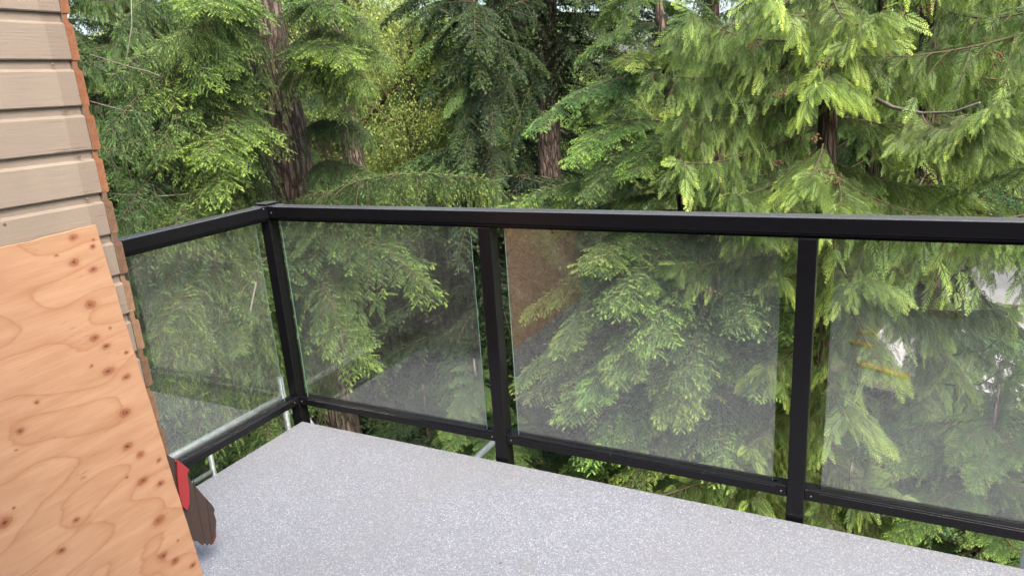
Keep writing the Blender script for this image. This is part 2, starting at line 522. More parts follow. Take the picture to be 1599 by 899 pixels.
def rail_top(bm, x0, x1):
    """Top rail lying along X, centred on y = 0: a cap, a lip and a narrower channel under it."""
    add_box(bm, (x0, -0.0353, H - 0.056), (x1, 0.0353, H), 0.006, 3)
    add_box(bm, (x0, -0.0345, H - 0.0605), (x1, -0.0275, H - 0.0565))
    add_box(bm, (x0, 0.0275, H - 0.0605), (x1, 0.0345, H - 0.0565))
    add_box(bm, (x0, -0.026, H - 0.072), (x1, -0.010, H - 0.0567))
    add_box(bm, (x0, 0.010, H - 0.072), (x1, 0.026, H - 0.0567))
    add_box(bm, (x0, -0.0098, H - 0.066), (x1, 0.0098, H - 0.0569))


def rail_bottom(bm, x0, x1):
    add_box(bm, (x0, -0.027, 0.0855), (x1, 0.027, 0.122), 0.002, 1)
    add_box(bm, (x0, -0.0262, 0.1225), (x1, -0.008, 0.129), 0.0015, 1)
    add_box(bm, (x0, 0.008, 0.1225), (x1, 0.0262, 0.129), 0.0015, 1)


XEND = 6.2
SIDE_ROT = Matrix(((0, 1, 0, 0), (-1, 0, 0, 0), (0, 0, 1, 0), (0, 0, 0, 1)))     # local +X runs along world -Y, local -Y faces +X
SIDE_LEN = 1.114


def railed(name, fn, x0, x1, side=False):
    bm = bmesh.new()
    fn(bm, x0, x1)
    if side:
        # keep local -Y (the visible face) towards +X
        bmesh.ops.transform(bm, matrix=Matrix(((0, -1, 0, 0), (-1, 0, 0, 0), (0, 0, 1, 0), (0, 0, 0, 1))), verts=bm.verts[:])
        bmesh.ops.reverse_faces(bm, faces=bm.faces[:])
    return from_bm(name, bm, M['black'], rail)


railed('top_rail', rail_top, 0.0305, XEND)
railed('top_rail', rail_top, 0.0305, SIDE_LEN, True)
for x0, x1, side in ((0.0305, 1.2, False), (1.2605, 2.4242, False), (2.4848, 3.652, False), (3.713, 4.88, False), (0.0305, SIDE_LEN, True)):
    railed('bottom_rail', rail_bottom, x0, x1, side)


def collar(bm, x0, x1, z0, z1, hw):
    add_box(bm, (x0, -hw, z0), (x1, hw, z1), 0.0015, 1)


def post(x, corner=False):
    bm = bmesh.new()
    top = H + 0.004 if corner else H - 0.0735
    add_box(bm, (x - 0.03, -0.03, -0.24), (x + 0.03, 0.03, top), 0.0035, 2)
    o = from_bm('post', bm, M['black'], rail)
    bm = bmesh.new()
    add_box(bm, (x - 0.0305, -0.0305, -0.235), (x + 0.0305, 0.0305, 0.020), 0.001, 1)
    from_bm('post_base', bm, M['black'], o)
    if corner:
        bm = bmesh.new()
        add_box(bm, (x - 0.041, -0.041, H + 0.0045), (x + 0.041, 0.041, H + 0.013), 0.003, 2)
        from_bm('post_cap', bm, M['black'], o)
    else:
        bm = bmesh.new()
        add_box(bm, (x - 0.026, -0.026, H - 0.0733), (x + 0.026, 0.026, H - 0.0722))
        from_bm('bright_shim', bm, M['screw'], o)


post(0.0, True)
for i in range(1, 6):
    post(PITCH * i)
# joint sleeves and screws on the rails
bm = bmesh.new()
collar(bm, 0.0306, 0.075, H - 0.0562, H + 0.0014, 0.0368)
from_bm('rail_sleeve', bm, M['black'], rail)
bm = bmesh.new()
collar(bm, 0.0306, 0.075, H - 0.0562, H + 0.0014, 0.0368)
bmesh.ops.transform(bm, matrix=Matrix(((0, -1, 0, 0), (-1, 0, 0, 0), (0, 0, 1, 0), (0, 0, 0, 1))), verts=bm.verts[:])
bmesh.ops.reverse_faces(bm, faces=bm.faces[:])
from_bm('rail_sleeve', bm, M['black'], rail)
for x0, x1 in ((1.2607, 1.30), (2.4850, 2.53), (2.385, 2.4240), (1.165, 1.1998)):
    bm = bmesh.new()
    collar(bm, x0, x1, 0.0851, 0.1293, 0.0276)
    from_bm('rail_bracket', bm, M['black'], rail)


def screw(p, n):
    bm = bmesh.new()
    p, n = Vector(p), Vector(n)
    add_tube(bm, [p, p + n * 0.0016, p + n * 0.0026], [0.0042, 0.0042, 0.0022], 8)
    return from_bm('screw', bm, M['screw'], rail)


for x in (0.052, 1.185, 1.282, 2.405, 2.507):
    screw((x, -0.0284, 0.106), (0, -1, 0))
screw((0.0272, -0.055, 0.106), (1, 0, 0))
screw((0.060, -0.0370, 1.10), (0, -1, 0))
screw((0.0370, -0.060, 1.122), (1, 0, 0))


def pane(x0, x1, side=False):
    bm = bmesh.new()
    add_box(bm, (x0, -0.003, 0.1235), (x1, 0.003, H - 0.0665))
    for f in bm.faces:
        c = f.calc_center_median()
        if abs(c.x - x0) < 1e-5 or abs(c.x - x1) < 1e-5:
            f.material_index = 1
    if side:
        bmesh.ops.transform(bm, matrix=Matrix(((0, -1, 0, 0), (-1, 0, 0, 0), (0, 0, 1, 0), (0, 0, 0, 1))), verts=bm.verts[:])
        bmesh.ops.reverse_faces(bm, faces=bm.faces[:])
    return from_bm('glass_pane', bm, [M['glass'], M['glass_edge']], rail)


for x0, x1 in ((0.072, 1.146), (1.307, 2.371), (2.538, 3.60), (3.77, 4.83)):
    pane(x0, x1)
pane(0.093, 1.05, True)

# ------------------------------------------------------------------ house corner with channel siding
house = empty('house', (0, -1.15, GROUND_Z))
tag(house, 'corner of a house clad in taupe channel siding with raw cut board ends', 'house')
WX, NY = 0.55, -1.15                       # east face plane, inner line of the north boards
REVEAL, FACE = 0.1285, 0.1005
ZREF = 1.7615
box('wall_core', (-6.0, -6.0, GROUND_Z + 0.02), (WX - 0.0225, NY - 0.002, 3.2), M['sheathing'], house)
box('roof', (-6.4, -6.3, 3.205), (WX + 0.45, NY + 0.35, 3.33), M['roof'], house, 0.01, 1)
# unseen wing added behind the photographer, dark so rails and glass reflect less light
box('wall_core', (WX - 0.02, -6.0, 0.004), (8.5, -3.25, 2.9), M['sheathing'], house)
box('added_eave', (WX + 0.46, -6.2, 2.91), (8.8, -2.85, 3.0), M['roof'], house)
box('added_door', (2.0, -3.246, 0.02), (2.95, -3.21, 2.06), M['brown'], house, 0.004, 1)
box('added_door_frame', (1.92, -3.248, 0.01), (1.985, -3.19, 2.14), M['fascia'], house)
box('added_door_frame', (2.965, -3.248, 0.01), (3.03, -3.19, 2.14), M['fascia'], house)
for zz, hh in ((3.19, 0.0),):
    box('fascia', (-6.4, NY + 0.352, 3.15), (WX + 0.452, NY + 0.38, 3.335), M['siding'], house, 0.004, 1)


def siding_mesh(name, length, T, tc, mats, strip):
    """Channel siding board lying along local +X, outer face towards local -Y, local z up from the lip."""
    prof = [(0.0, 0.0), (-T + 0.0025, 0.0), (-T, 0.0035), (-T, FACE - 0.004), (-T + 0.004, FACE), (-tc, FACE + 0.004), (-tc, REVEAL + 0.006), (0.0, REVEAL + 0.006)]
    rng = np.random.default_rng(len(name) + int(length * 100))
    xs = [0.0, strip, length] if strip else [0.0, length]
    bm = bmesh.new()
    rings = [[bm.verts.new((x, y, z)) for y, z in prof] for x in xs]
    n = len(prof)
    for i in range(len(xs) - 1):
        for k in range(n):
            f = bm.faces.new((rings[i][k], rings[i + 1][k], rings[i + 1][(k + 1) % n], rings[i][(k + 1) % n]))
            f.material_index = 1 if (strip and i == 0) else 0
    f = bm.faces.new(rings[0])
    f.material_index = 2
    f = bm.faces.new(rings[-1][::-1])
    f.material_index = 2
    bmesh.ops.recalc_face_normals(bm, faces=bm.faces[:])
    me = bpy.data.meshes.new(name)
    bm.to_mesh(me)
    bm.free()
    for m in mats:
        me.materials.append(m)
    return me


east_meshes = [siding_mesh('siding_board', 4.6, 0.021, 0.0095, [M['siding'], M['siding_old'], M['cut_old']], s) for s in (0.056, 0.060, 0.052)]
# east face boards: local +X along -Y, local -Y towards +X
RE = Matrix(((0, -1, 0), (-1, 0, 0), (0, 0, 1)))
east_rev = []
for me in east_meshes:
    me.transform(RE.to_4x4())
    me.flip_normals()
k = -14
for i in range(-14, 12):
    z = ZREF + REVEAL * i
    if z < 0.004: continue
    o = link('siding_board', east_meshes[i % 3], house)
    o.location = (WX - 0.021, NY - 0.0015 - 0.002 * ((i * 7) % 3) / 2, z)
    o.matrix_parent_inverse = Matrix.Translation(house.location).inverted()
for k, (yy, zz) in enumerate(((-1.44, 1.335), (-1.205, 1.62), (-1.195, 1.49), (-1.21, 1.75), (-1.20, 1.365))):
    bm = bmesh.new()
    add_tube(bm, [(WX - .0015, yy, zz), (WX + .0008, yy, zz), (WX + .0014, yy, zz)], [.0042, .0042, .0026], 8)
    from_bm('nail_head', bm, M['cut_old'], house)
north_fresh = siding_mesh('siding_board', 5.5, 0.025, 0.0145, [M['siding'], M['siding'], M['cut_fresh']], 0)
north_old = siding_mesh('siding_board', 5.5, 0.025, 0.0145, [M['siding'], M['siding'], M['cut_old']], 0)
RN = Matrix(((-1, 0, 0), (0, -1, 0), (0, 0, 1)))
for me in (north_fresh, north_old):
    me.transform(RN.to_4x4())
i = 11
while True:
    z = ZREF + REVEAL * i
    if z < GROUND_Z + 0.1: break
    o = link('siding_board', north_fresh if i > -4 else north_old, house)
    o.location = (WX - 0.003 + 0.004 * math.sin(i * 2.3), NY + 0.0005, z)
    o.matrix_parent_inverse = Matrix.Translation(house.location).inverted()
    i -= 1

# ------------------------------------------------------------------ plywood sheet leaning on the wall
B = Vector((0.65, -1.16, 0.004))
U = Vector((-0.00226329, 0.99933538, 0.03638235))         # along the sheet towards +Y
V = Vector((-0.06204711, -0.03645268, 0.99740732))
PW, PH, PT = 1.22, 1.289, 0.0125
bm = bmesh.new()
rng = random.Random(3)
NU, NV = 26, 26
loopu = [(-PW + PW * i / NU, 0.0) for i in range(NU)] + [(0.0, PH * j / NV) for j in range(NV)] + [(-PW * i / NU, PH) for i in range(NU)] + [(-PW, PH - PH * j / NV) for j in range(NV)]
loopu = [(x + rng.uniform(-.0016, .0016), y + (rng.uniform(-.004, .0015) if y > PH - 0.01 else rng.uniform(-.001, .001))) for x, y in loopu]
front = [bm.verts.new((x, y, 0)) for x, y in loopu]
back = [bm.verts.new((x, y, -PT)) for x, y in loopu]
bm.faces.new(front)
bm.faces.new(back[::-1])
for a in range(len(loopu)):
    b = (a + 1) % len(loopu)
    f = bm.faces.new((front[b], front[a], back[a], back[b]))
    f.material_index = 1
bmesh.ops.recalc_face_normals(bm, faces=bm.faces[:])
ply = from_bm('plywood_sheet', bm, [M['ply'], M['ply_edge']])
pm = Matrix((U, V, U.cross(V))).transposed().to_4x4()
pm.translation = B
ply.matrix_world = pm
tag(ply, 'knotty orange plywood sheet leaning against the taupe siding', 'plywood')

# ------------------------------------------------------------------ brown membrane flap with red tape sticking out behind the plywood
flap = empty('membrane_flap', (0.6, -1.12, 0.07))
tag(flap, 'dark brown flap with red tape sticking out behind the plywood edge', 'flap')


def sheet(bm, pts, t, mat=0, mat_edge=None, off=0.0):
    """Thin sheet from (y, z, x) outline points, thickness t away from +X."""
    fr = [bm.verts.new((x + off, y, z)) for y, z, x in pts]
    bk = [bm.verts.new((x + off - t, y, z)) for y, z, x in pts]
    f = bm.faces.new(fr); f.material_index = mat
    f = bm.faces.new(bk[::-1]); f.material_index = mat
    for a in range(len(pts)):
        b = (a + 1) % len(pts)
        f = bm.faces.new((fr[b], fr[a], bk[a], bk[b])); f.material_index = mat if mat_edge is None else mat_edge
    bmesh.ops.recalc_face_normals(bm, faces=bm.faces[:])


def fx(y):           # the flap curls away from the wall as it sticks out
    return 0.585 + 0.012 * max(0.0, (y + 1.16) / 0.13) ** 1.3


out = [(-1.24, .50), (-1.168, .512), (-1.150, .490), (-1.127, .458), (-1.098, .405), (-1.095, .365), (-1.06, .285), (-1.036, .232), (-1.030, .208), (-1.036, .200), (-1.033, .165), (-1.045, .118), (-1.060, .095), (-1.068, .085), (-1.074, .098), (-1.083, .094), (-1.088, .108), (-1.100, .106), (-1.112, .128), (-1.139, .152), (-1.165, .165), (-1.24, .18)]
bm = bmesh.new()
sheet(bm, [(y, z, fx(y)) for y, z in out], 0.006, 0, 1)
bmesh.ops.triangulate(bm, faces=[f for f in bm.faces if len(f.verts) > 4])
from_bm('membrane', bm, [M['brown'], M['tar']], flap)
for ya, za, yb, zb in ((-1.085, .372, -1.090, .118), (-1.052, .262, -1.062, .108)):
    bm = bmesh.new()
    sheet(bm, [(ya - .0012, za, fx(ya) + .0012), (ya + .0012, za, fx(ya) + .0012), (yb + .0012, zb, fx(yb) + .0012), (yb - .0012, zb, fx(yb) + .0012)], .001)
    from_bm('crease_shade', bm, M['tar'], flap)  # raised dark strip stands in for the shade in a fold
bm = bmesh.new()
tp = [(-1.131, .466), (-1.112, .436), (-1.098, .410), (-1.108, .40), (-1.112, .34), (-1.122, .290), (-1.134, .270), (-1.150, .30), (-1.148, .36), (-1.140, .42)]
sheet(bm, [(y, z, fx(y) + 0.012) for y, z in tp], 0.006)
bmesh.ops.triangulate(bm, faces=[f for f in bm.faces if len(f.verts) > 4])
from_bm('red_tape', bm, M['red'], flap)
bm = bmesh.new()
add_tube(bm, [(fx(-1.131) + .004, -1.133, .462), (fx(-1.115) + .006, -1.115, .430), (fx(-1.094) + .004, -1.092, .392)], [.003, .006, .002], 8)
from_bm('red_tape', bm, M['red'], flap)
bm = bmesh.new()
sheet(bm, [(y, z, fx(y) - 0.008) for y, z in ((-1.0315, .165), (-1.040, .100), (-1.056, .080), (-1.06, .09), (-1.05, .14))], 0.003)
from_bm('red_tape', bm, M['red'], flap)

# ------------------------------------------------------------------ scaffold frames outside the railing
SC = 0.0165
s1 = empty('scaffold_frame', (-0.3, 0.17, -2.2))
tag(s1, 'grey scaffold frame standing outside the side railing', 'scaffold')
def sc_tubes(root, x, ytop, ztop, ylow, zstub, yend, dz):
    tube('upright', [(x, ytop, GROUND_Z + 0.02), (x, ytop, zstub)], SC, M['galv'], root)
    tube('top_tube', [(x, ytop - 0.02, ztop), (x, yend, ztop + 0.004)], SC, M['galv'], root)
    tube('upright', [(x, ylow, GROUND_Z + 0.02), (x, ylow, ztop - SC)], SC * 0.8, M['galv'], root)
    tube('rung', [(x, ylow - 0.015, ztop - dz), (x, yend, ztop - dz)], SC * 0.8, M['galv'], root)
    tube('upright', [(x, yend - 0.02, GROUND_Z + 0.02), (x, yend - 0.02, zstub)], SC, M['galv'], root)
    for zz in (-1.0, -2.2, -3.4):
        tube('rung', [(x, ytop - .02, zz), (x, yend, zz)], SC * 0.8, M['galv'], root)
sc_tubes(s1, -0.3, 0.17, -0.005, -0.36, 0.112, -1.02, 0.185)
tube('coupling_pin', [(-0.3, 0.155, -0.035), (-0.3, 0.02, -0.042)], 0.013, M['galv'], s1)
tube('brace', [(-0.28, 0.19, -0.11), (-0.20, 0.23, -0.15), (0.9, 0.42, -1.9)], 0.012, M['galv'], s1)
s2 = empty('scaffold_frame', (1.02, 0.25, -2.2))
tag(s2, 'grey scaffold frame under the deck edge by the second railing post', 'scaffold')
tube('top_tube', [(1.0, -0.9, -0.116 - .165), (1.0, -0.25, -0.32), (1.0, 0.30, -0.116)][2:] + [(1.0, 0.0, -0.113)], SC, M['galv'], s2)
tube('upright', [(1.03, 0.29, GROUND_Z + 0.02), (1.03, 0.29, -0.137)], SC * 0.9, M['galv'], s2)
tube('rung', [(1.03, 0.27, -0.20), (1.03, 0.0, -0.20)], SC * 0.7, M['galv'], s2)
s3 = empty('scaffold_frame', (3.23, 0.3, -2.2))
tag(s3, 'grey scaffold upright beyond the deck edge at the right', 'scaffold')
tube('upright', [(3.225, 0.3, GROUND_Z + 0.02), (3.225, 0.3, -0.10)], SC, M['galv'], s3)
tube('rung', [(3.225, 0.28, -0.6), (3.225, -0.04, -0.6)], SC * 0.8, M['galv'], s3)

# ------------------------------------------------------------------ cedar offcuts on the deck behind the camera (seen as reflections in the glass)
def offcut(x, y, w, l, rz, label):
    bm = bmesh.new()
    add_box(bm, (-l / 2, -w / 2, 0.001), (l / 2, w / 2, 0.017), 0.001, 1)
    o = from_bm('cedar_offcut', bm, M['offcut'])
    o.location = (x, y, 0)
    o.rotation_euler = (0, 0, rz)
    return tag(o, label, 'offcut')
offcut(2.74, -1.52, .05, .26, 0.5, 'longest orange cedar offcut lying on the deck, mirrored in the right glass pane')
offcut(2.62, -1.90, .05, .13, 0.4, 'small orange cedar offcut lying behind the longest offcut on the deck')
offcut(2.64, -2.12, .04, .10, 0.2, 'smallest orange cedar offcut lying farthest from the railing on the deck')
tag(box('added_post', (2.99, -2.63, 0.001), (3.17, -2.55, 1.25), M['cut_old'], None, 0.003, 1), 'narrow brown post added on the deck to give the brown reflection high in the right glass pane', 'post')  # invented object, added only for its brown reflection in the glass

# ------------------------------------------------------------------ foliage: branch meshes
def unit(a):
    return a / np.maximum(np.linalg.norm(a, axis=-1, keepdims=True), 1e-9)


class Leaves:
    def __init__(self):
        self.b, self.d, self.s, self.L, self.W, self.t = [], [], [], [], [], []

    def add(self, base, d, side, L, W, tone):
        base = np.atleast_2d(base)
        n = len(base)
        self.b.append(base)
        self.d.append(np.broadcast_to(d, (n, 3)))
        self.s.append(np.broadcast_to(side, (n, 3)))
        self.L.append(np.broadcast_to(np.asarray(L, float), (n,)))
        self.W.append(np.broadcast_to(np.asarray(W, float), (n,)))
        self.t.append(np.broadcast_to(np.asarray(tone, float), (n,)))

    def arrays(self):
        b, d, s = np.concatenate(self.b), unit(np.concatenate(self.d)), unit(np.concatenate(self.s))
        L, W, t = np.concatenate(self.L)[:, None], np.concatenate(self.W)[:, None], np.concatenate(self.t)
        v = np.stack([b, b + d * L * 0.45 + s * W * 0.5, b + d * L, b + d * L * 0.45 - s * W * 0.5], 1)
        return v.reshape(-1, 3), np.repeat(t, 4)


def build_branch(name, leaves, tubes, leaf_mat, wood_mat, extra=None):
    """leaves: quads; tubes: list of (pts, r0, r1, sides)."""
    v, tone = leaves.arrays()
    nq = len(v) // 4
    quads = np.arange(nq * 4).reshape(-1, 4)
    wv, wf = [], []
    base = len(v)
    for pts, r0, r1, sides in tubes:
        pts = np.asarray(pts)
        n = len(pts)
        tan = unit(np.gradient(pts, axis=0))
        a = unit(np.cross(tan, np.array([0.21, 0.33, 0.92])))
        b = np.cross(tan, a)
        rad = np.linspace(r0, r1, n)[:, None, None]
        an = np.arange(sides) * 2 * math.pi / sides
        ring = pts[:, None, :] + rad * (a[:, None, :] * np.cos(an)[None, :, None] + b[:, None, :] * np.sin(an)[None, :, None])
        wv.append(ring.reshape(-1, 3))
        i, k = np.meshgrid(np.arange(n - 1), np.arange(sides), indexing='ij')
        k2 = (k + 1) % sides
        wf.append((np.stack([i * sides + k, i * sides + k2, (i + 1) * sides + k2, (i + 1) * sides + k], -1).reshape(-1, 4)) + base)
        base += n * sides
    V_ = np.concatenate([v] + wv)
    F = np.concatenate([quads] + wf)
    me = bpy.data.meshes.new(name)
    me.vertices.add(len(V_))
    me.vertices.foreach_set('co', V_.astype(np.float32).ravel())
    me.loops.add(len(F) * 4)
    me.loops.foreach_set('vertex_index', F.astype(np.int32).ravel())
    me.polygons.add(len(F))
    me.polygons.foreach_set('loop_start', (np.arange(len(F)) * 4).astype(np.int32))
    mi = np.zeros(len(F), np.int32)
    mi[nq:] = 1
    me.polygons.foreach_set('material_index', mi)
    me.update(calc_edges=True)
    at_ = me.attributes.new('tone', 'FLOAT', 'POINT')
    tt = np.zeros(len(V_), np.float32)
    tt[:len(tone)] = tone
    at_.data.foreach_set('value', tt)
    me.materials.append(leaf_mat)
    me.materials.append(wood_mat)
    return me


def axis_curve(L, rise, droop, wob, rng, n=24):
    s = np.linspace(0, 1, n)
    x = L * s
    z = rise * L * s - droop * L * s ** 2.3
    y = wob * L * np.sin(s * 3.0 + rng.uniform(0, 6)) * s
    return s, np.stack([x, y, z], 1)


def interp(s, P, q):
    return np.stack([np.interp(q, s, P[:, i]) for i in range(3)], -1)


Z3 = np.array([0, 0, 1.0])


def hemlock_branch(seed, L=1.6, pend=0.45, fine=True, droop=0.25, lat=0.42, bright=1.0, curtain=False):
    rng = np.random.default_rng(seed)
    s, P = axis_curve(L, 0.12, droop + 0.12, 0.06, rng)
    lv, tb = Leaves(), []
    tb.append((P, 0.006 + 0.0035 * L, 0.0012, 5))
    step = (0.030 if curtain else 0.042) if fine else 0.062
    # short sprays straight off the axis clothe it from above
    for q in np.arange(.08 * L, L, .016 if fine else .03):
        sq = q / L
        p0 = interp(s, P, sq)
        T = unit(interp(s, P, min(sq + .03, 1.0)) - interp(s, P, max(sq - .03, 0)))
        S = unit(np.cross(Z3, T)) * (1 if rng.random() < .5 else -1)
        d = unit(T * rng.uniform(.3, 1.0) + S * rng.uniform(.2, 1.0) + Z3 * rng.uniform(-.35, .45))
        ln = rng.uniform(.04, .10)
        f = (np.arange(8) + .3) / 8
        for o in (-1, 1):
            nd = unit(np.cross(d, Z3 + rng.normal(0, .3, 3))) * o
            bb = p0 + d * (ln * f)[:, None]
            lv.add(bb, d * .6 + nd * .8 + rng.normal(0, .2, bb.shape), np.cross(d, nd) + nd * .3 + rng.normal(0, .5, bb.shape), .016 if fine else .034, .0066 if fine else .014, np.clip(.15 + .45 * sq + .25 * f + rng.normal(0, .08, 8), 0, 1) * bright)
    for side in (-1, 1):
        for q in np.arange(0.05 * L, L * 0.995, step):
            q = q + rng.uniform(-.012, .012)
            sq = min(max(q / L, 0), 1)
            p0 = interp(s, P, sq)
            T = unit(interp(s, P, min(sq + .03, 1.0)) - interp(s, P, max(sq - .03, 0)))
            ll = lat * min(1.0, .45 + sq * 2.2) * (1 - sq) ** .55 * rng.uniform(.45, 1.15) + .06
            if rng.random() < .08: continue
            an = math.radians(rng.uniform(20, 120) if curtain else rng.uniform(40, 72) - 18 * sq)
            S = unit(np.cross(Z3, T)) * side
            d0 = unit(T * math.cos(an) + S * math.sin(an) + Z3 * rng.uniform(-.16, .10))
            pe = pend * rng.uniform(.35, 1.6)
            tilt = rng.normal(0, .45 if curtain else .2, 3) + Z3
            swerve = rng.normal(0, .10, 3) * np.array([1, 1, .3])
            ltone = rng.normal(0, .07)
            r = np.linspace(0, 1, 7)
            LP = p0 + d0 * (r * ll)[:, None] - Z3 * (pe * ll * r ** 1.8)[:, None] + swerve * (ll * r ** 2)[:, None]
            tb.append((LP, 0.0024 + .003 * ll, 0.0006, 3))
            sp = 0.024 if fine else 0.045
            rr = np.arange(sp * .6, ll, sp)
            for sd in (-1, 1):
                u = np.clip((rr + rng.uniform(-.006, .006, len(rr))) / ll, 0, 1)
                b = interp(r, LP, u)
                Tl = unit(interp(r, LP, np.minimum(u + .05, 1)) - interp(r, LP, np.maximum(u - .05, 0)))
                Sl = unit(np.cross(tilt, Tl)) * sd
                sl = (.105 * (1 - u) ** .8 + .028) * rng.uniform(.65, 1.15, len(rr)) * (1.0 if fine else 1.25)
                d = unit(Tl * .72 + Sl * .72 - Z3 * (.12 + .35 * rng.random(len(rr)) * pend)[:, None] + Z3 * rng.normal(0, .07, len(rr))[:, None])
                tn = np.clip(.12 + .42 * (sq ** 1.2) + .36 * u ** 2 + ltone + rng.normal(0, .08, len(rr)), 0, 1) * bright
                if fine:
                    npair = 9
                    f = (np.arange(npair) + .4) / npair
                    for sdd in (-1, 1):
                        bb = b[:, None, :] + d[:, None, :] * (sl[:, None] * f[None, :])[:, :, None] - Z3 * (.25 * pend * sl[:, None] * f[None, :] ** 2)[:, :, None]
                        nd = np.cross(d, Z3)
                        nd = unit(nd)[:, None, :] * sdd
                        dd = d[:, None, :] * .62 + nd * .78 + rng.normal(0, .16, bb.shape)
                        sv = np.cross(dd, Z3 + rng.normal(0, .35, bb.shape))
                        LL = (.0138 * (1 - .35 * f))[None, :] * rng.uniform(.8, 1.2, bb.shape[:2])
                        lv.add(bb.reshape(-1, 3), dd.reshape(-1, 3), sv.reshape(-1, 3), LL.ravel(), .0054, np.clip(tn[:, None] * (.8 + .5 * f[None, :] ** 2), 0, 1).ravel())
                    lv.add(b + d * sl[:, None] * .55, d, np.cross(d, Z3 + rng.normal(0, .3, d.shape)), sl * .52, .006, np.clip(tn * 1.25, 0, 1))
                else:
                    nd = unit(np.cross(d, Z3))
                    lv.add(b, d, nd + rng.normal(0, .25, d.shape), sl, .020, tn)
                    for o in (-1, 1):
                        lv.add(b + d * sl[:, None] * .25, d * .7 + nd * o * .7, nd + rng.normal(0, .3, d.shape), sl * .5, .015, np.clip(tn * 1.1, 0, 1))
    return build_branch('branch', lv, tb, M['hem'], M['twig'])


def frond_template(rng, fine):
    """A flat cedar frond along +X in the XY plane, 1 long; quads as (base, dir, side, L, W, tone)."""
    out = []
    n = 11 if fine else 9
    for i in range(n):
        u = (i + .5) / n
        for sd in (-1, 1):
            pl = (.34 * math.sin(math.pi * min(1, u * .8 + .2)) ** .8 * (1 - u * .55) + .04) * rng.uniform(.8, 1.15)
            an = math.radians(rng.uniform(36, 50))
            d = np.array([math.cos(an), sd * math.sin(an), rng.uniform(-.12, .12)])
            b = np.array([u * .93, 0, 0])
            pn = np.array([-d[1], d[0], 0])
            if fine:
                out.append((b, d, pn, pl, .026, u))
                m = max(2, int(pl / .085))
                for j in range(m):
                    v = (j + .6) / m
                    for s2 in (-1, 1):
                        a2 = math.radians(34)
                        dd = d * math.cos(a2) + pn * s2 * math.sin(a2) + np.array([0, 0, rng.uniform(-.2, .2)])
                        out.append((b + d * pl * v * .9, dd, np.cross(dd, [0, 0, 1]), (.062 if fine else .08) * (1 - .4 * v), .019, min(1, u * .6 + v * .5)))
            else:
                out.append((b, d, pn, pl, .075, u))
    out.append((np.array([.6, 0, 0]), np.array([1.0, 0, 0]), np.array([0, 1.0, 0]), .42, .03, 1.0))
    a = [np.array([o[k] for o in out], float) for k in range(6)]
    return a


def cedar_branch(seed, L=1.6, fine=True, hang=0.8, flen=.23, lat=.42):
    rng = np.random.default_rng(seed)
    s = np.linspace(0, 1, 24)
    P = np.stack([L * s, .07 * L * np.sin(s * 2.6 + rng.uniform(0, 6)) * s, L * (-.30 * s + .22 * s ** 2.4)], 1)
    lv, tb = Leaves(), []
    tb.append((P, 0.006 + .003 * L, .0015, 5))
    temps = [frond_template(rng, fine) for _ in range(4)]

    def frond(p, ax, fl, tn):
        T = temps[rng.integers(4)]
        ax = unit(ax)
        yv = unit(np.cross(rng.normal(0, 1, 3) + Z3 * .2, ax))
        zv = np.cross(ax, yv)
        R = np.stack([ax, yv, zv], 0)
        bend = (T[0][:, 0] ** 2 * .18)[:, None] * (-Z3)[None, :]
        lv.add(p + (T[0] @ R + bend) * fl, T[1] @ R - Z3 * (T[0][:, 0] * .2)[:, None], T[2] @ R, T[3] * fl, T[4] * fl, np.clip(tn + .38 * T[5] ** 1.6 - .1 + rng.normal(0, .05, len(T[5])), 0, 1))
        tb.append((np.array([p, p + ax * fl * .5, p + ax * fl * .92 - Z3 * fl * .15]), .0022, .0006, 3))

    step = .062 if fine else .09
    side = 1
    for q in np.arange(.06 * L, L * .99, step):
        sq = q / L
        side = -side
        p0 = interp(s, P, sq)
        T = unit(interp(s, P, min(sq + .03, 1)) - interp(s, P, max(sq - .03, 0)))
        S = unit(np.cross(Z3, T)) * side
        ll = lat * min(1, .5 + 2 * sq) * (1 - sq) ** .55 * rng.uniform(.6, 1.15) + .09
        an = math.radians(rng.uniform(35, 60))
        d0 = unit(T * math.cos(an) + S * math.sin(an) + Z3 * rng.uniform(-.15, .15))
        r = np.linspace(0, 1, 7)
        LP = p0 + d0 * (r * ll)[:, None] - Z3 * (hang * .75 * ll * r ** 1.7)[:, None]
        tb.append((LP, .0032, .0010, 4))
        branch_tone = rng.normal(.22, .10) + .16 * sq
        fs = .052 if fine else .085
        sd = 1
        for rq in np.arange(.03, ll, fs):
            u = min(rq / ll, 1)
            b = interp(r, LP, u)
            Tl = unit(interp(r, LP, min(u + .1, 1)) - interp(r, LP, max(u - .1, 0)))
            Sl = unit(np.cross(Z3, Tl)) * sd
            sd = -sd
            ax = Tl * rng.uniform(.3, .8) + Sl * rng.uniform(.15, .75) - Z3 * hang * rng.uniform(.35, 1.0)
            frond(b, ax, flen * rng.uniform(.6, 1.15) * (1 - .25 * u), branch_tone + rng.normal(0, .07) + .14 * u)
        frond(LP[-1], LP[-1] - LP[-2], flen * rng.uniform(.7, 1.0), branch_tone + .25)
        for _ in range(4):
            frond(p0 + T * rng.uniform(-.03, .03), T * rng.uniform(.2, .8) + S * rng.uniform(-.7, .7) - Z3 * hang * rng.uniform(.2, 1.1) + Z3 * .15, flen * rng.uniform(.5, 1.0), branch_tone + rng.normal(0, .08))
    frond(P[-1], P[-1] - P[-2], flen * .9, .7)
    return build_branch('branch', lv, tb, M['ced'], M['twig'])


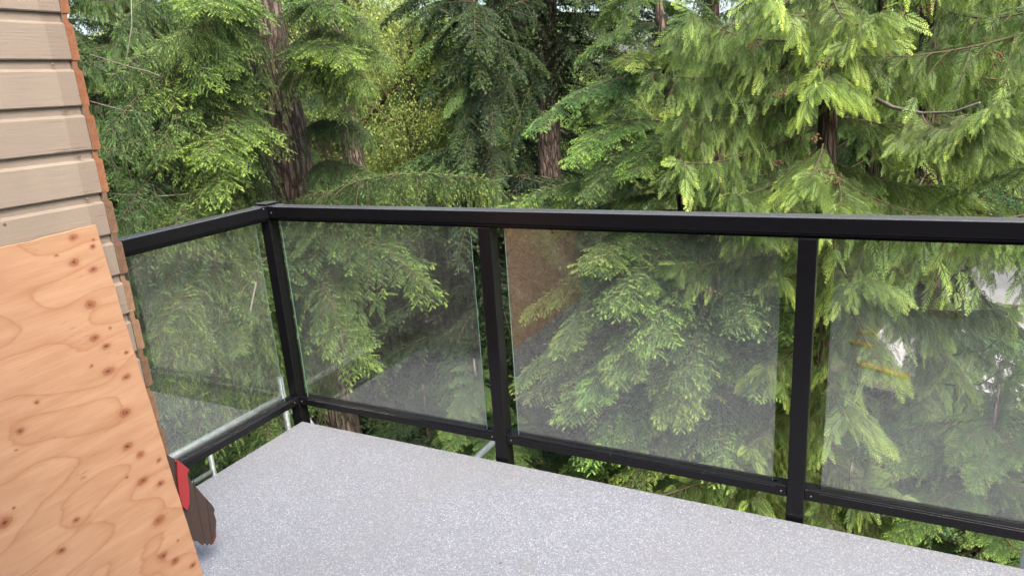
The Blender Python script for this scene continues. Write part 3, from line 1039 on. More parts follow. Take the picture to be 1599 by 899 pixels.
def leafy_crown(seed, n=40000, size=.024, flat=False):
    """Broadleaf crown about 2 units wide and 3 tall: leaf clumps spread through its volume."""
    rng = np.random.default_rng(seed)
    lv = Leaves()
    nc = 90
    cc = rng.normal(0, 1, (nc, 3))
    cc = unit(cc) * (rng.random((nc, 1)) ** .45) * np.array([1.0, 1.0, 1.4]) * rng.uniform(.75, 1.1, (nc, 1))
    cr = rng.uniform(.14, .34, nc)
    per = n // nc
    tb = []
    for c, r in zip(cc, cr):
        b = c + rng.normal(0, .5, (per, 3)) * r * np.array([1, 1, .65])
        d = rng.normal(0, 1, (per, 3)) - Z3 * .5
        lv.add(b, d, np.cross(d, rng.normal(0, .6, (per, 3)) + np.array([.8, 0, 0])), size * rng.uniform(.6, 1.2, per), size * .6, np.clip(rng.normal(.5, .2, per) + .12 * np.sign(c[2]) * abs(c[2]), 0, 1))
        if rng.random() < .4:
            tb.append((np.array([[0, 0, c[2] - .7], [c[0] * .5, c[1] * .5, c[2] - .25], c]), .03, .006, 4))
    return build_branch('crown', lv, tb, M['broad'], M['twig'])


HN = [hemlock_branch(100 + i, 1.6, p, True, dr) for i, (p, dr) in enumerate([(.30, .16), (.45, .22), (.38, .30), (.55, .26), (.25, .20)])]
HC = [hemlock_branch(140 + i, 2.4, 1.25, True, .16, .44, .9, True) for i in range(3)]          # curtains of hanging sprays
HM = [hemlock_branch(160 + i, 1.8, p, False, dr, .46, 1.0, c) for i, (p, dr, c) in enumerate([(.5, .22, False), (1.0, .28, True), (.4, .3, False), (1.3, .2, True), (.8, .25, False)])]
CN = [cedar_branch(200 + i, 1.6, True, h) for i, h in enumerate([.7, .85, 1.0, .8, .95])]
CM = [cedar_branch(240 + i, 1.8, False, h) for i, h in enumerate([.8, 1.0, 1.1])]
LC = [leafy_crown(300 + i) for i in range(4)]


# ------------------------------------------------------------------ trees
def trunk_mesh(name, pts, radii, mat, seed, parent, sides=22, rough=.09):
    pts = [Vector(p) for p in pts]
    L = [0.0]
    for a, b in zip(pts, pts[1:]):
        L.append(L[-1] + (b - a).length)
    n = max(8, int(L[-1] / .22))
    q = np.linspace(0, L[-1], n)
    P = np.stack([np.interp(q, L, [p[i] for p in pts]) for i in range(3)], 1)
    R = np.interp(q, L, radii)
    def jag(i, k):
        a = 2 * math.pi * k / sides
        return 1 + rough * (mnoise.noise((math.cos(a) * 3.2 + seed, math.sin(a) * 3.2, q[i] * .7)) + .7 * mnoise.noise((math.cos(a) * 8 + seed, math.sin(a) * 8, q[i] * 1.6)))
    bm = bmesh.new()
    add_tube(bm, [tuple(p) for p in P], list(R), sides, True, 0, jag)
    return from_bm(name, bm, mat, parent)


def inside_place(p):
    """True where a branch would run into the deck, the railing or the house."""
    return (p.y < 0.35 and p.x > -0.75 and p.z > -1.4 and p.x < 7.2) or (p.y < -0.7 and p.x < 0.9)


def put_branch(root, me, p, d, scale, roll=0.0, color=None, name='branch', wide=1.0):
    d = Vector(d).normalized()
    y = Vector((0, 0, 1)).cross(d)
    if y.length < 1e-3: y = Vector((0, 1, 0))
    y.normalize()
    z = d.cross(y)
    m3 = Matrix((d, y, z)).transposed() @ Matrix.Rotation(roll, 3, 'X')
    sc = (scale, scale * wide, scale * wide)
    o = bpy.data.objects.new(name, me)
    COL.objects.link(o)
    o.parent = root
    m = m3.to_4x4() @ Matrix.Diagonal((*sc, 1))
    m.translation = Vector(p) - root.location
    o.matrix_local = m
    if color: o.color = (*color, 1)
    return o


def to_px(p):
    d = Vector(p) - CAM
    z = d.dot(FW)
    if z <= .1: return (-9999, -9999, z)
    return (799.5 + FPX * d.dot(RT) / z, 449.5 - FPX * d.dot(UP) / z, math.hypot(d.x, d.y))


# gaps through the boughs: trunks and the glade stay in view (bearing, height and reach from the deck)
GAPS = [(395, 475, 150, 300, 7.6), (365, 432, -5, 55, 7.6), (835, 885, 110, 262, 13.2), (1098, 1138, 160, 240, 16.8), (594, 680, 96, 228, 23.0), (525, 552, 130, 185, 12.2), (486, 545, 480, 665, 7.3), (1276, 1300, 372, 470, 5.0), (1258, 1292, 590, 815, 5.0), (1402, 1455, 520, 590, 13), (1316, 1348, 506, 540, 13), (1476, 1515, 410, 445, 16), (1562, 1592, 405, 440, 13), (1316, 1340, 400, 420, 14), (1055, 1098, 165, 225, 60.0)]


def in_gap(p, d, L):
    for f in (.25, .5, .75, 1.0):
        x, y, r = to_px(p + d * (L * f))
        m = 9
        for x0, x1, y0, y1, dist in GAPS:
            if x0 - m < x < x1 + m and y0 - m < y < y1 + m and r < dist: return True
    return False


NOMINAL = {id(m): l for ms, l in ((HN, 1.6), (HC, 2.4), (HM, 1.8), (CN, 1.6), (CM, 1.8)) for m in ms}


def hero(root, me, a, b, roll=0.0, color=None, wide=None, lift=0.0):
    """A branch from a to b."""
    a, b = Vector(a), Vector(b)
    L = (b - a).length
    s = L / NOMINAL[id(me)]
    b2 = b + Vector((0, 0, lift * L))
    return put_branch(root, me, a, b2 - a, s, roll, color, wide=wide or (1.0 / s) ** .5)


def tree_root(name, base, label, cat, group=None):
    t = empty(name, base)
    tag(t, label, cat, group)
    return t


def whorls(root, line, z0, z1, step, prof, meshes, slope, rng, color=None, per=3, thin=0.0, keep=None):
    """Branches up the trunk: line(z) gives the trunk point, prof(z) the branch length."""
    z = z0
    az = rng.uniform(0, 6.28)
    while z < z1:
        for k in range(per):
            az += 2.4 + rng.uniform(-.4, .4)
            if rng.random() < thin: continue
            L = prof(z) * rng.uniform(.6, 1.2)
            me = meshes[rng.integers(len(meshes))]
            sl = slope + rng.uniform(-.12, .12)
            d = Vector((math.cos(az), math.sin(az), sl))
            p = line(z + rng.uniform(-.5, .5) * step)
            tip = p + d.normalized() * L
            mid = p + d.normalized() * L * .6
            if inside_place(tip) or inside_place(mid) or in_gap(p, d.normalized(), L): continue
            if keep and not keep(p, tip): continue
            s = L / NOMINAL[id(me)]
            col = None
            if color:
                j = rng.uniform(.85, 1.15)
                col = tuple(c * j for c in color)
            put_branch(root, me, p, d, s, rng.uniform(-.25, .25), col, wide=min(1.5, max(.7, (1 / s) ** .4)))
        z += step


def line_of(pts):
    pts = [Vector(p) for p in pts]
    zs = [p.z for p in pts]
    def f(z):
        for a, b in zip(pts, pts[1:]):
            lo, hi = min(a.z, b.z), max(a.z, b.z)
            if lo <= z <= hi:
                return a.lerp(b, (z - a.z) / (b.z - a.z))
        return pts[0].copy() if abs(z - zs[0]) < abs(z - zs[-1]) else pts[-1].copy()
    return f


def straight(pa, pb, ztop, zbot=GROUND_Z - .1):
    """Trunk line through two world points, carried down to the ground and up to ztop."""
    pa, pb = Vector(pa), Vector(pb)
    d = (pa - pb) / (pa.z - pb.z)
    return [pb + d * (zbot - pb.z), pb, pa, pa + d * (ztop - pa.z)]


# --- the big hemlock at the left, its trunk seen above and through the glass
p1 = straight(at(398, 0, 8.0), at(520, 650, 8.0), 13.0)
t1 = tree_root('hemlock_tree', p1[0], 'big hemlock with thick brown trunk and bright tipped boughs behind the corner post', 'tree')
trunk_mesh('trunk', p1, [.32, .29, .25, .12], M['bark'], 1.3, t1, 30, .12)
r1 = np.random.default_rng(11)
l1 = line_of(p1)
front1 = lambda p, tip: not (abs((tip - p).normalized().dot((CAM - p).normalized())) > .72)
whorls(t1, l1, -4.0, .4, .34, lambda z: 2.3, HN + HC, -.10, r1, (.95, .95, .9), 2, .3, front1)
whorls(t1, l1, .4, 5.0, .55, lambda z: 1.6, HN + HC, -.20, r1, (.95, .95, .9), 2, .25, front1)
for a, b, me, col in (
    (at(398, 130, 7.7), at(208, 118, 5.6), HN[1], (1.25, 1.2, 1.0)), (at(372, 40, 7.7), at(300, -10, 5.4), HN[0], (1.1, 1.1, 1.0)),
    (at(370, -60, 7.8), at(305, 60, 5.6), HN[3], (1.2, 1.2, 1.0)), (at(380, 120, 7.0), at(225, 175, 5.4), HN[2], (1.2, 1.15, 1.0)),
    (at(398, 220, 7.6), at(290, 215, 5.2), HN[4], (1.35, 1.3, 1.0)), (at(370, 160, 7.0), at(312, 260, 5.1), HN[1], (1.3, 1.25, 1.0)),
    (at(398, 200, 7.6), at(250, 290, 5.3), HN[3], (1.1, 1.05, .95)), (at(475, 60, 7.6), at(585, 66, 6.4), HC[0], (1.15, 1.15, 1.0)), (at(455, 20, 7.6), at(585, 20, 6.4), HC[2], (1.0, 1.0, .95)), (at(470, 100, 7.5), at(560, 95, 5.9), HC[1], (1.1, 1.1, .95)), (at(480, 200, 7.6), at(572, 190, 6.6), HC[2], (.85, .9, .85)), (at(490, 260, 7.6), at(600, 268, 6.4), HC[0], (.9, .95, .9)), (at(400, 60, 7.4), at(260, 30, 5.6), HC[2], (1.0, 1.0, .95)), (at(390, 150, 7.4), at(240, 215, 5.4), HC[2], (.95, .95, .9)), (at(385, 230, 7.4), at(290, 300, 5.2), HC[0], (1.0, 1.0, .9)), (at(350, 60, 7.0), at(330, 90, 5.8), HN[0], (1.1, 1.1, .95)),
    (at(475, 85, 7.6), at(520, 80, 5.8), HN[0], (1.3, 1.25, 1.0)), (at(465, 130, 7.7), at(545, 120, 6.2), HN[2], (1.05, 1.05, 1.0)),
    (at(475, 20, 7.7), at(520, -15, 6.0), HN[1], (1.25, 1.2, 1.0)),
    (at(390, 105, 7.6), at(150, 165, 5.2), HC[1], (.85, .88, .85)), (at(400, 250, 7.6), at(160, 310, 5.0), HC[0], (.85, .88, .85)),
    (at(385, 100, 7.6), at(135, 90, 5.6), HC[1], (.75, .8, .8)), (at(405, 300, 7.6), at(210, 345, 4.9), HC[1], (.9, .9, .85)),
    (at(455, 345, 7.0), at(748, 252, 5.0), HC[0], (1.1, 1.05, .95)), (at(455, 350, 7.0), at(640, 425, 4.8), HN[1], (1.35, 1.25, 1.0)),
    (at(450, 380, 7.4), at(560, 510, 5.0), HN[3], (1.25, 1.2, 1.0)), (at(450, 330, 7.4), at(600, 300, 5.6), HC[1], (1.0, 1.0, .9)),
    (at(470, 380, 7.5), at(190, 500, 4.4), HC[1], (1.05, 1.0, .9)), (at(470, 400, 7.5), at(230, 560, 4.4), HC[0], (1.0, 1.0, .9)),
    (at(480, 450, 7.6), at(280, 640, 4.6), HC[1], (1.05, 1.05, .9)), (at(470, 380, 7.6), at(330, 470, 4.6), HN[2], (1.0, 1.0, .9)),
    (at(500, 540, 7.7), at(400, 690, 5.0), HC[0], (1.0, 1.0, .9)), (at(460, 360, 7.6), at(215, 430, 4.8), HC[0], (.9, .9, .9)),
    (at(490, 600, 7.7), at(345, 720, 5.2), HN[0], (1.0, 1.0, .9)), (at(480, 480, 7.7), at(420, 600, 5.6), HC[1], (.9, .95, .9)),
):
    hero(t1, me, a, b, r1.uniform(-.2, .2), col, lift=.10)
for pts, r in (
    ([at(250, 120, 5.6), at(232, 112, 5.6), at(200, 104, 5.5), at(140, 85, 5.4)], .006), ([at(235, 180, 5.5), at(190, 172, 5.4), at(140, 158, 5.3)], .006),
    ([at(205, 0, 6.2), at(206, 40, 6.1), at(196, 100, 6.1), at(197, 160, 6.1)], .004), ([at(400, 440, 5.2), at(388, 500, 5.0), at(362, 560, 4.9), at(368, 620, 4.9)], .008),
    ([at(300, 303, 5.5), at(240, 307, 5.4), at(170, 302, 5.3)], .005), ([at(560, 190, 8.6), at(500, 205, 8.4), at(470, 200, 8.3)], .005),
):
    bm = bmesh.new()
    add_tube(bm, pts, [r * (1 - .6 * i / (len(pts) - 1)) for i in range(len(pts))], 6)
    from_bm('dead_branch', bm, M['dead'], t1)

# --- second trunk right behind it, and the dark hemlock with the straight trunk in the middle
p2 = straight(at(518, 0, 12.5), at(545, 190, 12.5), 14.0)
t2 = tree_root('hemlock_tree', p2[0], 'dark trunked hemlock standing just right of the thick trunk', 'tree')
trunk_mesh('trunk', p2, [.22, .18, .15, .08], M['bark'], 4.1, t2, 18, .10)
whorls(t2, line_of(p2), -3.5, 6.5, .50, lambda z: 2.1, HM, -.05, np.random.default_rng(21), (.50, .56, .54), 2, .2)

p3 = straight(at(853, 60, 13.5), at(858, 270, 13.5), 14.0)
t3 = tree_root('hemlock_tree', p3[0], 'dark hemlock with straight brown trunk standing above the middle of the rail', 'tree')
trunk_mesh('trunk', p3, [.26, .22, .205, .10], M['bark'], 7.7, t3, 20, .08)
r3 = np.random.default_rng(31)
l3 = line_of(p3)
whorls(t3, l3, 1.6, 7.5, .42, lambda z: 3.1, HM, -.15, r3, (.38, .43, .40), 3, .05)  # dim tint puts the shaded depth of the wood into the bough colour
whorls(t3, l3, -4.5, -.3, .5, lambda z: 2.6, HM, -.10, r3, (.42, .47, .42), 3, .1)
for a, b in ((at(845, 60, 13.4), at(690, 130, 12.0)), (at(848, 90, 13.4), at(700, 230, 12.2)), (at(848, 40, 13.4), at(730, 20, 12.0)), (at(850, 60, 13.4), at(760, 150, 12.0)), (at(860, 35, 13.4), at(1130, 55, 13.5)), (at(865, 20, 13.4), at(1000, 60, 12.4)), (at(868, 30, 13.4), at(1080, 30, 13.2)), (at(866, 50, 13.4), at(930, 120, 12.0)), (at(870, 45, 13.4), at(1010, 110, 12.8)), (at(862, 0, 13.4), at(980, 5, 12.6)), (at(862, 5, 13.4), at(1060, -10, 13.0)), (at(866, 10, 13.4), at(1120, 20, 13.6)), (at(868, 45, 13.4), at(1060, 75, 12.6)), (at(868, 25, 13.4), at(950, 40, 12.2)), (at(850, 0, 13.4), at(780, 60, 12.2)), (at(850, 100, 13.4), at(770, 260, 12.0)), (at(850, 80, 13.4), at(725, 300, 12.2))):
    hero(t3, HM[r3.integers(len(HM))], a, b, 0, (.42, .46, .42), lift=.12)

p4 = straight(at(1118, 140, 17.0), at(1122, 250, 17.0), 13.0)
t4 = tree_root('cedar_tree', p4[0], 'slim dark trunked conifer standing in the gap right of the middle', 'tree')
trunk_mesh('trunk', p4, [.18, .15, .14, .06], M['bark_red'], 2.2, t4, 14, .08)
whorls(t4, line_of(p4), 2.4, 9.0, .6, lambda z: 2.0, HM, -.1, np.random.default_rng(41), (.6, .66, .6), 3, .1)

# --- the young tiered hemlock that fills the middle panes
p8 = straight(at(1035, 60, 7.2), at(1118, 720, 7.0), 3.1)
t8 = tree_root('hemlock_tree', p8[0], 'young light green hemlock with tiered boughs behind the middle glass pane', 'tree')
trunk_mesh('trunk', p8, [.10, .085, .05, .012], M['bark'], 9.2, t8, 14, .08)
r8 = np.random.default_rng(81)
HT = HN[:3] + HN[4:]
whorls(t8, line_of(p8), -3.6, 2.6, .26, lambda z: .55 + 1.45 * min(1, max(0, (2.9 - z) / 3.2)), HT, -.12, r8, (1.25, 1.25, 1.05), 3, .05)
for a, b in ((at(1020, 130, 7.2), at(838, 150, 6.0)), (at(1010, 110, 7.1), at(962, 78, 6.0)), (at(1030, 190, 7.2), at(885, 235, 5.8)), (at(1040, 200, 7.1), at(905, 290, 5.7)), (at(1050, 230, 7.1), at(1010, 215, 5.4)), (at(1060, 290, 7.1), at(760, 305, 6.2)), (at(1065, 380, 7.0), at(868, 485, 5.0)), (at(1070, 400, 7.0), at(905, 400, 5.0)), (at(1075, 420, 7.0), at(985, 525, 4.6)), (at(1080, 430, 7.0), at(1060, 560, 4.5)), (at(1080, 430, 7.0), at(1215, 510, 5.0)), (at(1090, 500, 7.0), at(870, 620, 5.0)), (at(1100, 560, 7.0), at(980, 650, 4.9)), (at(1095, 520, 7.0), at(1170, 600, 4.8)), (at(1070, 370, 7.0), at(1000, 420, 4.8)), (at(1100, 560, 7.0), at(820, 600, 5.4)), (at(1065, 330, 7.1), at(1150, 370, 5.6)), (at(1075, 400, 7.0), at(940, 440, 4.7)), (at(1080, 430, 7.0), at(1010, 470, 4.5)), (at(1085, 470, 7.0), at(930, 560, 4.7)), (at(1095, 520, 7.0), at(1040, 640, 4.6)), (at(1100, 540, 7.0), at(900, 680, 4.9)), (at(1095, 500, 7.0), at(840, 540, 5.4)), (at(1085, 440, 7.0), at(1140, 470, 4.6)), (at(1070, 370, 7.0), at(930, 380, 5.2)), (at(1105, 600, 7.0), at(1120, 700, 4.6)), (at(1105, 600, 7.0), at(1000, 720, 4.7))):
    hero(t8, HT[r8.integers(len(HT))], a, b, r8.uniform(-.2, .2), tuple(c * r8.uniform(1.1, 1.4) for c in (1.1, 1.1, .95)), lift=.12)

# --- cedars at the right
p5 = straight(at(1297, 40, 5.8), at(1275, 800, 5.4), 7.0)
t5 = tree_root('cedar_tree', p5[0], 'bright green cedar with thin trunk behind the right railing post', 'tree')
trunk_mesh('trunk', p5, [.09, .078, .06, .02], M['bark_red'], 5.5, t5, 16, .10)
r5 = np.random.default_rng(51)
l5 = line_of(p5)
whorls(t5, l5, -3.6, 3.9, .30, lambda z: 1.45 - max(0, z - 2) * .35, CN, -.05, r5, (1.1, 1.1, 1.0), 3, .2, front1)
for a, b, c in ((at(1275, 60, 5.7), at(1090, 10, 5.0), 1.3), (at(1280, 80, 5.7), at(1010, 105, 5.2), 1.25), (at(1275, 140, 5.7), at(1060, 175, 5.0), 1.1), (at(1275, 200, 5.6), at(1050, 245, 4.8), 1.35), (at(1275, 230, 5.6), at(1130, 300, 4.7), 1.15), (at(1290, 75, 5.2), at(1293, 118, 4.6), 1.5), (at(1285, 225, 5.1), at(1290, 275, 4.5), 1.5), (at(1300, 265, 5.1), at(1318, 310, 4.5), 1.4), (at(1298, -30, 5.6), at(1300, 25, 4.9), 1.2), (at(1296, 60, 5.6), at(1345, 60, 4.9), 1.1), (at(1285, 20, 5.7), at(1180, -30, 4.8), 1.35), (at(1285, 20, 5.7), at(1370, 10, 4.8), 1.2), (at(1290, 90, 5.7), at(1400, 130, 5.4), .8), (at(1270, 300, 5.6), at(1160, 345, 4.8), 1.1),
                (at(1305, 380, 5.5), at(1345, 430, 4.5), 1.2), (at(1300, 430, 5.5), at(1400, 560, 4.6), 1.1), (at(1272, 560, 5.5), at(1340, 640, 4.4), 1.15), (at(1270, 520, 5.5), at(1180, 560, 4.8), 1.1), (at(1270, 600, 5.5), at(1150, 690, 4.8), 1.1), (at(1270, 640, 5.5), at(1180, 780, 4.6), 1.1), (at(1270, 680, 5.5), at(1370, 760, 4.6), 1.1), (at(1275, 400, 5.5), at(1200, 420, 4.9), 1.1), (at(1270, 700, 5.4), at(1330, 830, 4.5), 1.1)):
    hero(t5, CN[r5.integers(len(CN))], a, b, r5.uniform(-.3, .3), (c, c, c * .9), lift=.08)

p6 = straight(at(1452, 100, 8.0), at(1450, 560, 7.8), 9.0)
t6 = tree_root('cedar_tree', p6[0], 'shaded cedar with bare lower limbs behind the right glass pane', 'tree')
trunk_mesh('trunk', p6, [.13, .11, .09, .04], M['bark_red'], 6.5, t6, 16, .10)
r6 = np.random.default_rng(61)
whorls(t6, line_of(p6), .2, 5.5, .40, lambda z: 1.7 - max(0, z - 2) * .25, CN, -.05, r6, (.78, .85, .8), 3, .1)
whorls(t6, line_of(p6), -3.8, .2, .8, lambda z: 1.3, HM, -.05, r6, (.8, .9, .85), 2, .3)
for pts, r in (([at(1362, 152, 5.2), at(1395, 168, 5.1), at(1440, 177, 5.0), at(1490, 175, 4.9), at(1530, 160, 4.8)], .014), ([at(1360, 105, 5.4), at(1385, 125, 5.3), at(1430, 148, 5.3)], .005), ([at(1455, 545, 7.6), at(1400, 505, 7.2), at(1370, 500, 7.0)], .012), ([at(1455, 560, 7.6), at(1540, 545, 7.0), at(1570, 520, 6.8)], .012), ([at(1450, 480, 7.7), at(1490, 430, 7.2), at(1560, 395, 6.8)], .010), ([at(1455, 600, 7.6), at(1530, 600, 7.0), at(1590, 560, 6.6)], .010), ([at(1450, 520, 7.6), at(1380, 440, 7.0)], .008), ([at(1450, 510, 7.7), at(1500, 480, 7.3), at(1515, 450, 7.1)], .008)):
    bm = bmesh.new()
    add_tube(bm, pts, [r * (1 - .6 * i / (len(pts) - 1)) for i in range(len(pts))], 6)
    from_bm('dead_branch', bm, M['dead'], t6)
for a, b in ((at(1455, 440, 7.7), at(1440, 500, 6.6)), (at(1455, 500, 7.7), at(1470, 570, 6.6)), (at(1452, 560, 7.7), at(1430, 640, 6.4))):
    hero(t6, CN[r6.integers(len(CN))], a, b, 0, (.7, .78, .72), lift=.08)
hero(t6, CN[0], at(1500, 178, 5.0), at(1590, 130, 4.4), 0, (1.2, 1.2, 1.0), lift=.1)
hero(t6, CN[2], at(1470, 180, 5.0), at(1560, 170, 4.6), .3, (1.1, 1.1, 1.0), lift=.1)
hero(t6, CN[3], at(1440, 178, 5.0), at(1500, 185, 4.6), -.3, (1.0, 1.0, .9), lift=.1)

p9 = straight(at(1700, 100, 5.6), at(1690, 600, 5.4), 8.0)
t9 = tree_root('cedar_tree', p9[0], 'cedar past the right end of the view reaching in with hanging fronds', 'tree')
trunk_mesh('trunk', p9, [.15, .13, .10, .05], M['bark_red'], 8.5, t9, 16, .10)
r9 = np.random.default_rng(91)
whorls(t9, line_of(p9), .9, 4.5, .40, lambda z: 1.7 - max(0, z - 2) * .3, CN, -.05, r9, (.95, 1.0, .9), 3, .1, front1)
whorls(t9, line_of(p9), -3.8, .8, .5, lambda z: 1.5, HN, -.08, r9, (.95, 1.0, .85), 3, .1, front1)

# --- rusty cone clusters among the cedar fronds
def cone_mesh(seed):
    rng = random.Random(seed)
    bm = bmesh.new()
    for k in range(16):
        c = Vector((rng.gauss(0, .022), rng.gauss(0, .022), rng.gauss(0, .018)))
        d = Vector((rng.gauss(0, 1), rng.gauss(0, 1), rng.gauss(-.6, .6))).normalized()
        add_tube(bm, [c, c + d * .006, c + d * .014, c + d * .021], [.002, .0055, .0045, .001], 5)
    me = bpy.data.meshes.new('cone_cluster')
    bm.to_mesh(me)
    bm.free()
    me.materials.append(M['cone'])
    return me


CONES = [cone_mesh(i) for i in range(3)]
for i, (t, px, py, dist) in enumerate(((t5, 1287, 100, 4.65), (t5, 1275, 215, 4.5), (t5, 1290, 268, 4.4), (t5, 1217, 145, 4.7), (t5, 1215, 255, 4.8), (t5, 1180, 70, 4.8), (t5, 1305, 280, 4.4), (t5, 1110, 455, 4.5), (t6, 1440, 275, 4.8), (t6, 1452, 278, 4.8), (t6, 1450, 12, 5.2), (t6, 1560, 85, 5.0))):
    o = link('cone_cluster', CONES[i % 3], t)
    o.matrix_parent_inverse = Matrix.Identity(4)
    o.location = at(px, py, dist) - t.location
    o.rotation_euler = (0, 0, i * 1.3)
    o.scale = (.9,) * 3
    tag(o, kind='stuff')


# --- saplings on the slope under the rail
def sapling(px, py, dist, h, r, meshes, col, label, seed, per=4, step=.24, slope=.05, name='hemlock_tree'):
    top = at(px, py, dist)
    base = Vector((top.x, top.y, GROUND_Z - .05))
    t = tree_root(name, base, label, 'tree')
    trunk_mesh('trunk', [base, (base + top) / 2, top], [.06, .035, .008], M['bark'], seed, t, 10, .06)
    rr = np.random.default_rng(seed)
    f = line_of([base, top])
    whorls(t, f, top.z - h, top.z - .1, step, lambda z: .2 + r * min(1, (top.z - z) / (h * .7)), meshes, slope, rr, col, per)
    top_me = meshes[0]
    put_branch(t, top_me, top - Vector((0, 0, .35)), (.12, .05, 1), .5 / NOMINAL[id(top_me)], 0, col)
    return t


sapling(1560, 600, 5.2, 2.4, 1.3, HN, (1.25, 1.3, .9), 'low young fir with pale yellow tips behind the right glass pane', 501)
sapling(900, 640, 6.4, 2.2, 1.4, HN, (1.0, 1.08, .95), 'low shaded young hemlock behind the middle glass pane', 502)
sapling(660, 600, 7.2, 2.2, 1.5, HM, (.42, .5, .45), 'low shaded hemlock behind the left front glass pane', 503)
sapling(330, 650, 5.6, 2.0, 1.3, HN, (1.0, 1.05, .9), 'low young hemlock behind the side glass pane', 504)
sapling(1330, 720, 4.9, 2.0, 1.1, CN, (1.1, 1.1, .95), 'low young cedar at the foot of the right railing post', 505, name='cedar_tree')
sapling(1010, 700, 5.4, 2.0, 1.2, HN, (1.15, 1.2, 1.0), 'low young hemlock under the bottom rail of the middle pane', 506)
sapling(740, 560, 6.0, 1.8, 1.1, HN, (1.1, 1.15, .95), 'small bright hemlock beside the second railing post', 507)

# --- middle distance conifers
rb0 = np.random.default_rng(5)
mid = [  # low tints paint the forest's shaded depth into the foliage colour
    (165, -140, 13.5, CM, (.5, .58, .54), 'tall dark cedar farthest left behind the siding edge', 'cedar_tree'),
    (215, -40, 11.5, CM, (.45, .55, .52), 'dark cedar standing behind the left boughs by the siding', 'cedar_tree'),
    (705, -160, 23.0, HM, (.85, .95, .8), 'tall hemlock rising behind the bright gap left of middle', 'hemlock_tree'),
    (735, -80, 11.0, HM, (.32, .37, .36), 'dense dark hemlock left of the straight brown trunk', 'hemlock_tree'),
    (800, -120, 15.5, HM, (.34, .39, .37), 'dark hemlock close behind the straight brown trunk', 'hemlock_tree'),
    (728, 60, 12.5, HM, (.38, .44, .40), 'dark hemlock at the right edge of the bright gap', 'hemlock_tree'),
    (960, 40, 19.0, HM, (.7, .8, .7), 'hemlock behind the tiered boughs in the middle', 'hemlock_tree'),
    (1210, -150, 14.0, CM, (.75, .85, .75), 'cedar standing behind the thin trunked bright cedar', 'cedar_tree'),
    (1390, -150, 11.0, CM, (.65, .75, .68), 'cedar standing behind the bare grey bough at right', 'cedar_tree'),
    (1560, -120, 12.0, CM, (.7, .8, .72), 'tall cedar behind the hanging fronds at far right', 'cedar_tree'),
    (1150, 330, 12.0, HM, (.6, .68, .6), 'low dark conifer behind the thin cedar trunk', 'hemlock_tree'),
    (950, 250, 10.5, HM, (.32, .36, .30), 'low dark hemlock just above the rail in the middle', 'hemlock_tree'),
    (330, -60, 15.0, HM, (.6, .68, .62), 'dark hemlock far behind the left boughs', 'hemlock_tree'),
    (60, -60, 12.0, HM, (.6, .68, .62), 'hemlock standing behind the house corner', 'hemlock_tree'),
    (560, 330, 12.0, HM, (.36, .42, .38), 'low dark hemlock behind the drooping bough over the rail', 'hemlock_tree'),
]
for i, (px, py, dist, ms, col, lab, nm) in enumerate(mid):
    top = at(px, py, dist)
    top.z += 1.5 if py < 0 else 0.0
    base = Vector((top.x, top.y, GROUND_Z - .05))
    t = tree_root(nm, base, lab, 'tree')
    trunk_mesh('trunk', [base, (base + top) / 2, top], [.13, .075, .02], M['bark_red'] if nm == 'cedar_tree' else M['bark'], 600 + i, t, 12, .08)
    rr = np.random.default_rng(600 + i)
    h = top.z - GROUND_Z
    whorls(t, line_of([base, top]), GROUND_Z + .8, top.z - .1, .42, lambda z: .4 + min(2.3, (top.z - z) * .42), ms, -.12, rr, col, 5, .05)

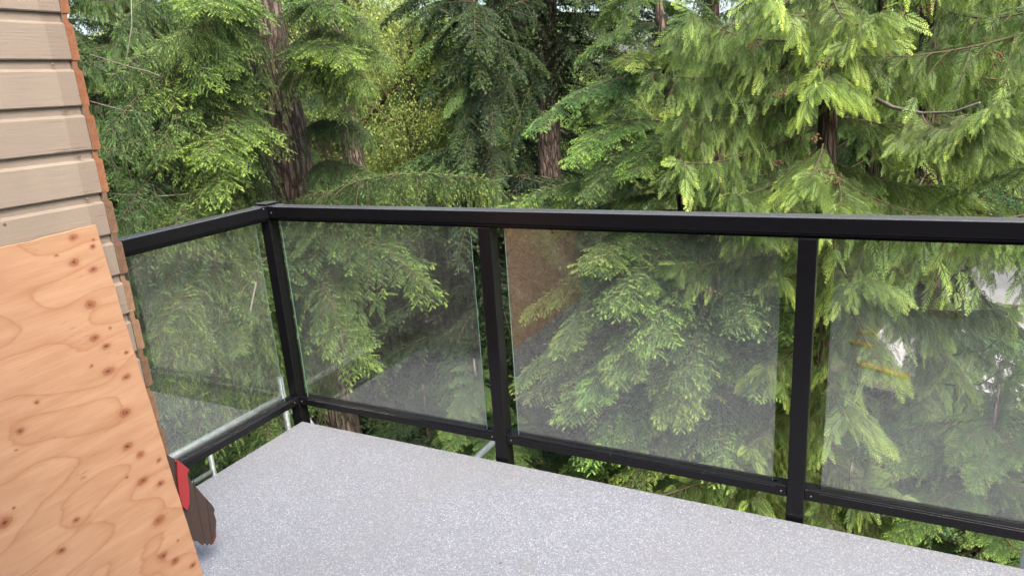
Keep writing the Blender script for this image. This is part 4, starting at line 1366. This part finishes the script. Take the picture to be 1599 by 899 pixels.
dk = [o for o in bpy.data.objects if o.get('label') == 'dense dark hemlock left of the straight brown trunk'][0]
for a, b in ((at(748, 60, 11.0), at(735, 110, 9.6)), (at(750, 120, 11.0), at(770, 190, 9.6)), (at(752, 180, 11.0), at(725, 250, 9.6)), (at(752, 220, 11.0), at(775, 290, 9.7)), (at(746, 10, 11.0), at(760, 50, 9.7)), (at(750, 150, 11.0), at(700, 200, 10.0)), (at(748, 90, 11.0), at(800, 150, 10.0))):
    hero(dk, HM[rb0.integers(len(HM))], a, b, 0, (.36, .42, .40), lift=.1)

# --- leafy trees far beyond, lit green behind the gaps
rb = np.random.default_rng(77)
spots = []
for i in range(46):
    az = -62 + 84 * (i + rb.uniform(-.35, .35)) / 46          # degrees clockwise from +Y
    dist = rb.uniform(24, 36) if i % 2 else rb.uniform(36, 58)
    spots.append((math.radians(az), dist))
for i, (az, dist) in enumerate(spots):
    x, y = CAM.x + dist * math.sin(az), CAM.y + dist * math.cos(az)
    # open the view a little where the photograph shows sky and the distant road
    azd = math.degrees(az)
    low = -21 < azd < -8
    hh = rb.uniform(6.5, 9.0) if low else rb.uniform(9, 17)
    t = tree_root('leafy_tree', (x, y, GROUND_Z - .05), 'pale green leafy tree far beyond the conifers', 'tree', 'leafy trees far beyond the conifers')
    tube_r = .10 + .012 * hh
    bm = bmesh.new()
    add_tube(bm, [(x, y, GROUND_Z - .05), (x + rb.uniform(-.2, .2), y, GROUND_Z + hh * .4), (x + rb.uniform(-.4, .4), y, GROUND_Z + hh * .8)], [tube_r, tube_r * .7, tube_r * .2], 8)
    from_bm('trunk', bm, M['bark'], t)
    o = bpy.data.objects.new('crown', LC[i % 4])
    COL.objects.link(o)
    o.parent = t
    o.location = (0, 0, hh * .56)
    w = hh * rb.uniform(.24, .34)
    o.scale = (w, w, hh * .34)
    o.rotation_euler = (0, 0, rb.uniform(0, 6.28))
    g = rb.uniform(.85, 1.25)
    o.color = (g * rb.uniform(.85, 1.1), g, g * rb.uniform(.7, 1.0), 1)
    if i % 2 == 0 and not low:
        o2 = bpy.data.objects.new('crown', LC[(i + 1) % 4])
        COL.objects.link(o2)
        o2.parent = t
        o2.location = (.3, .2, hh * .3)
        o2.scale = (w * .9, w * .9, hh * .22)
        o2.rotation_euler = (0, 0, rb.uniform(0, 6.28))
        o2.color = o.color
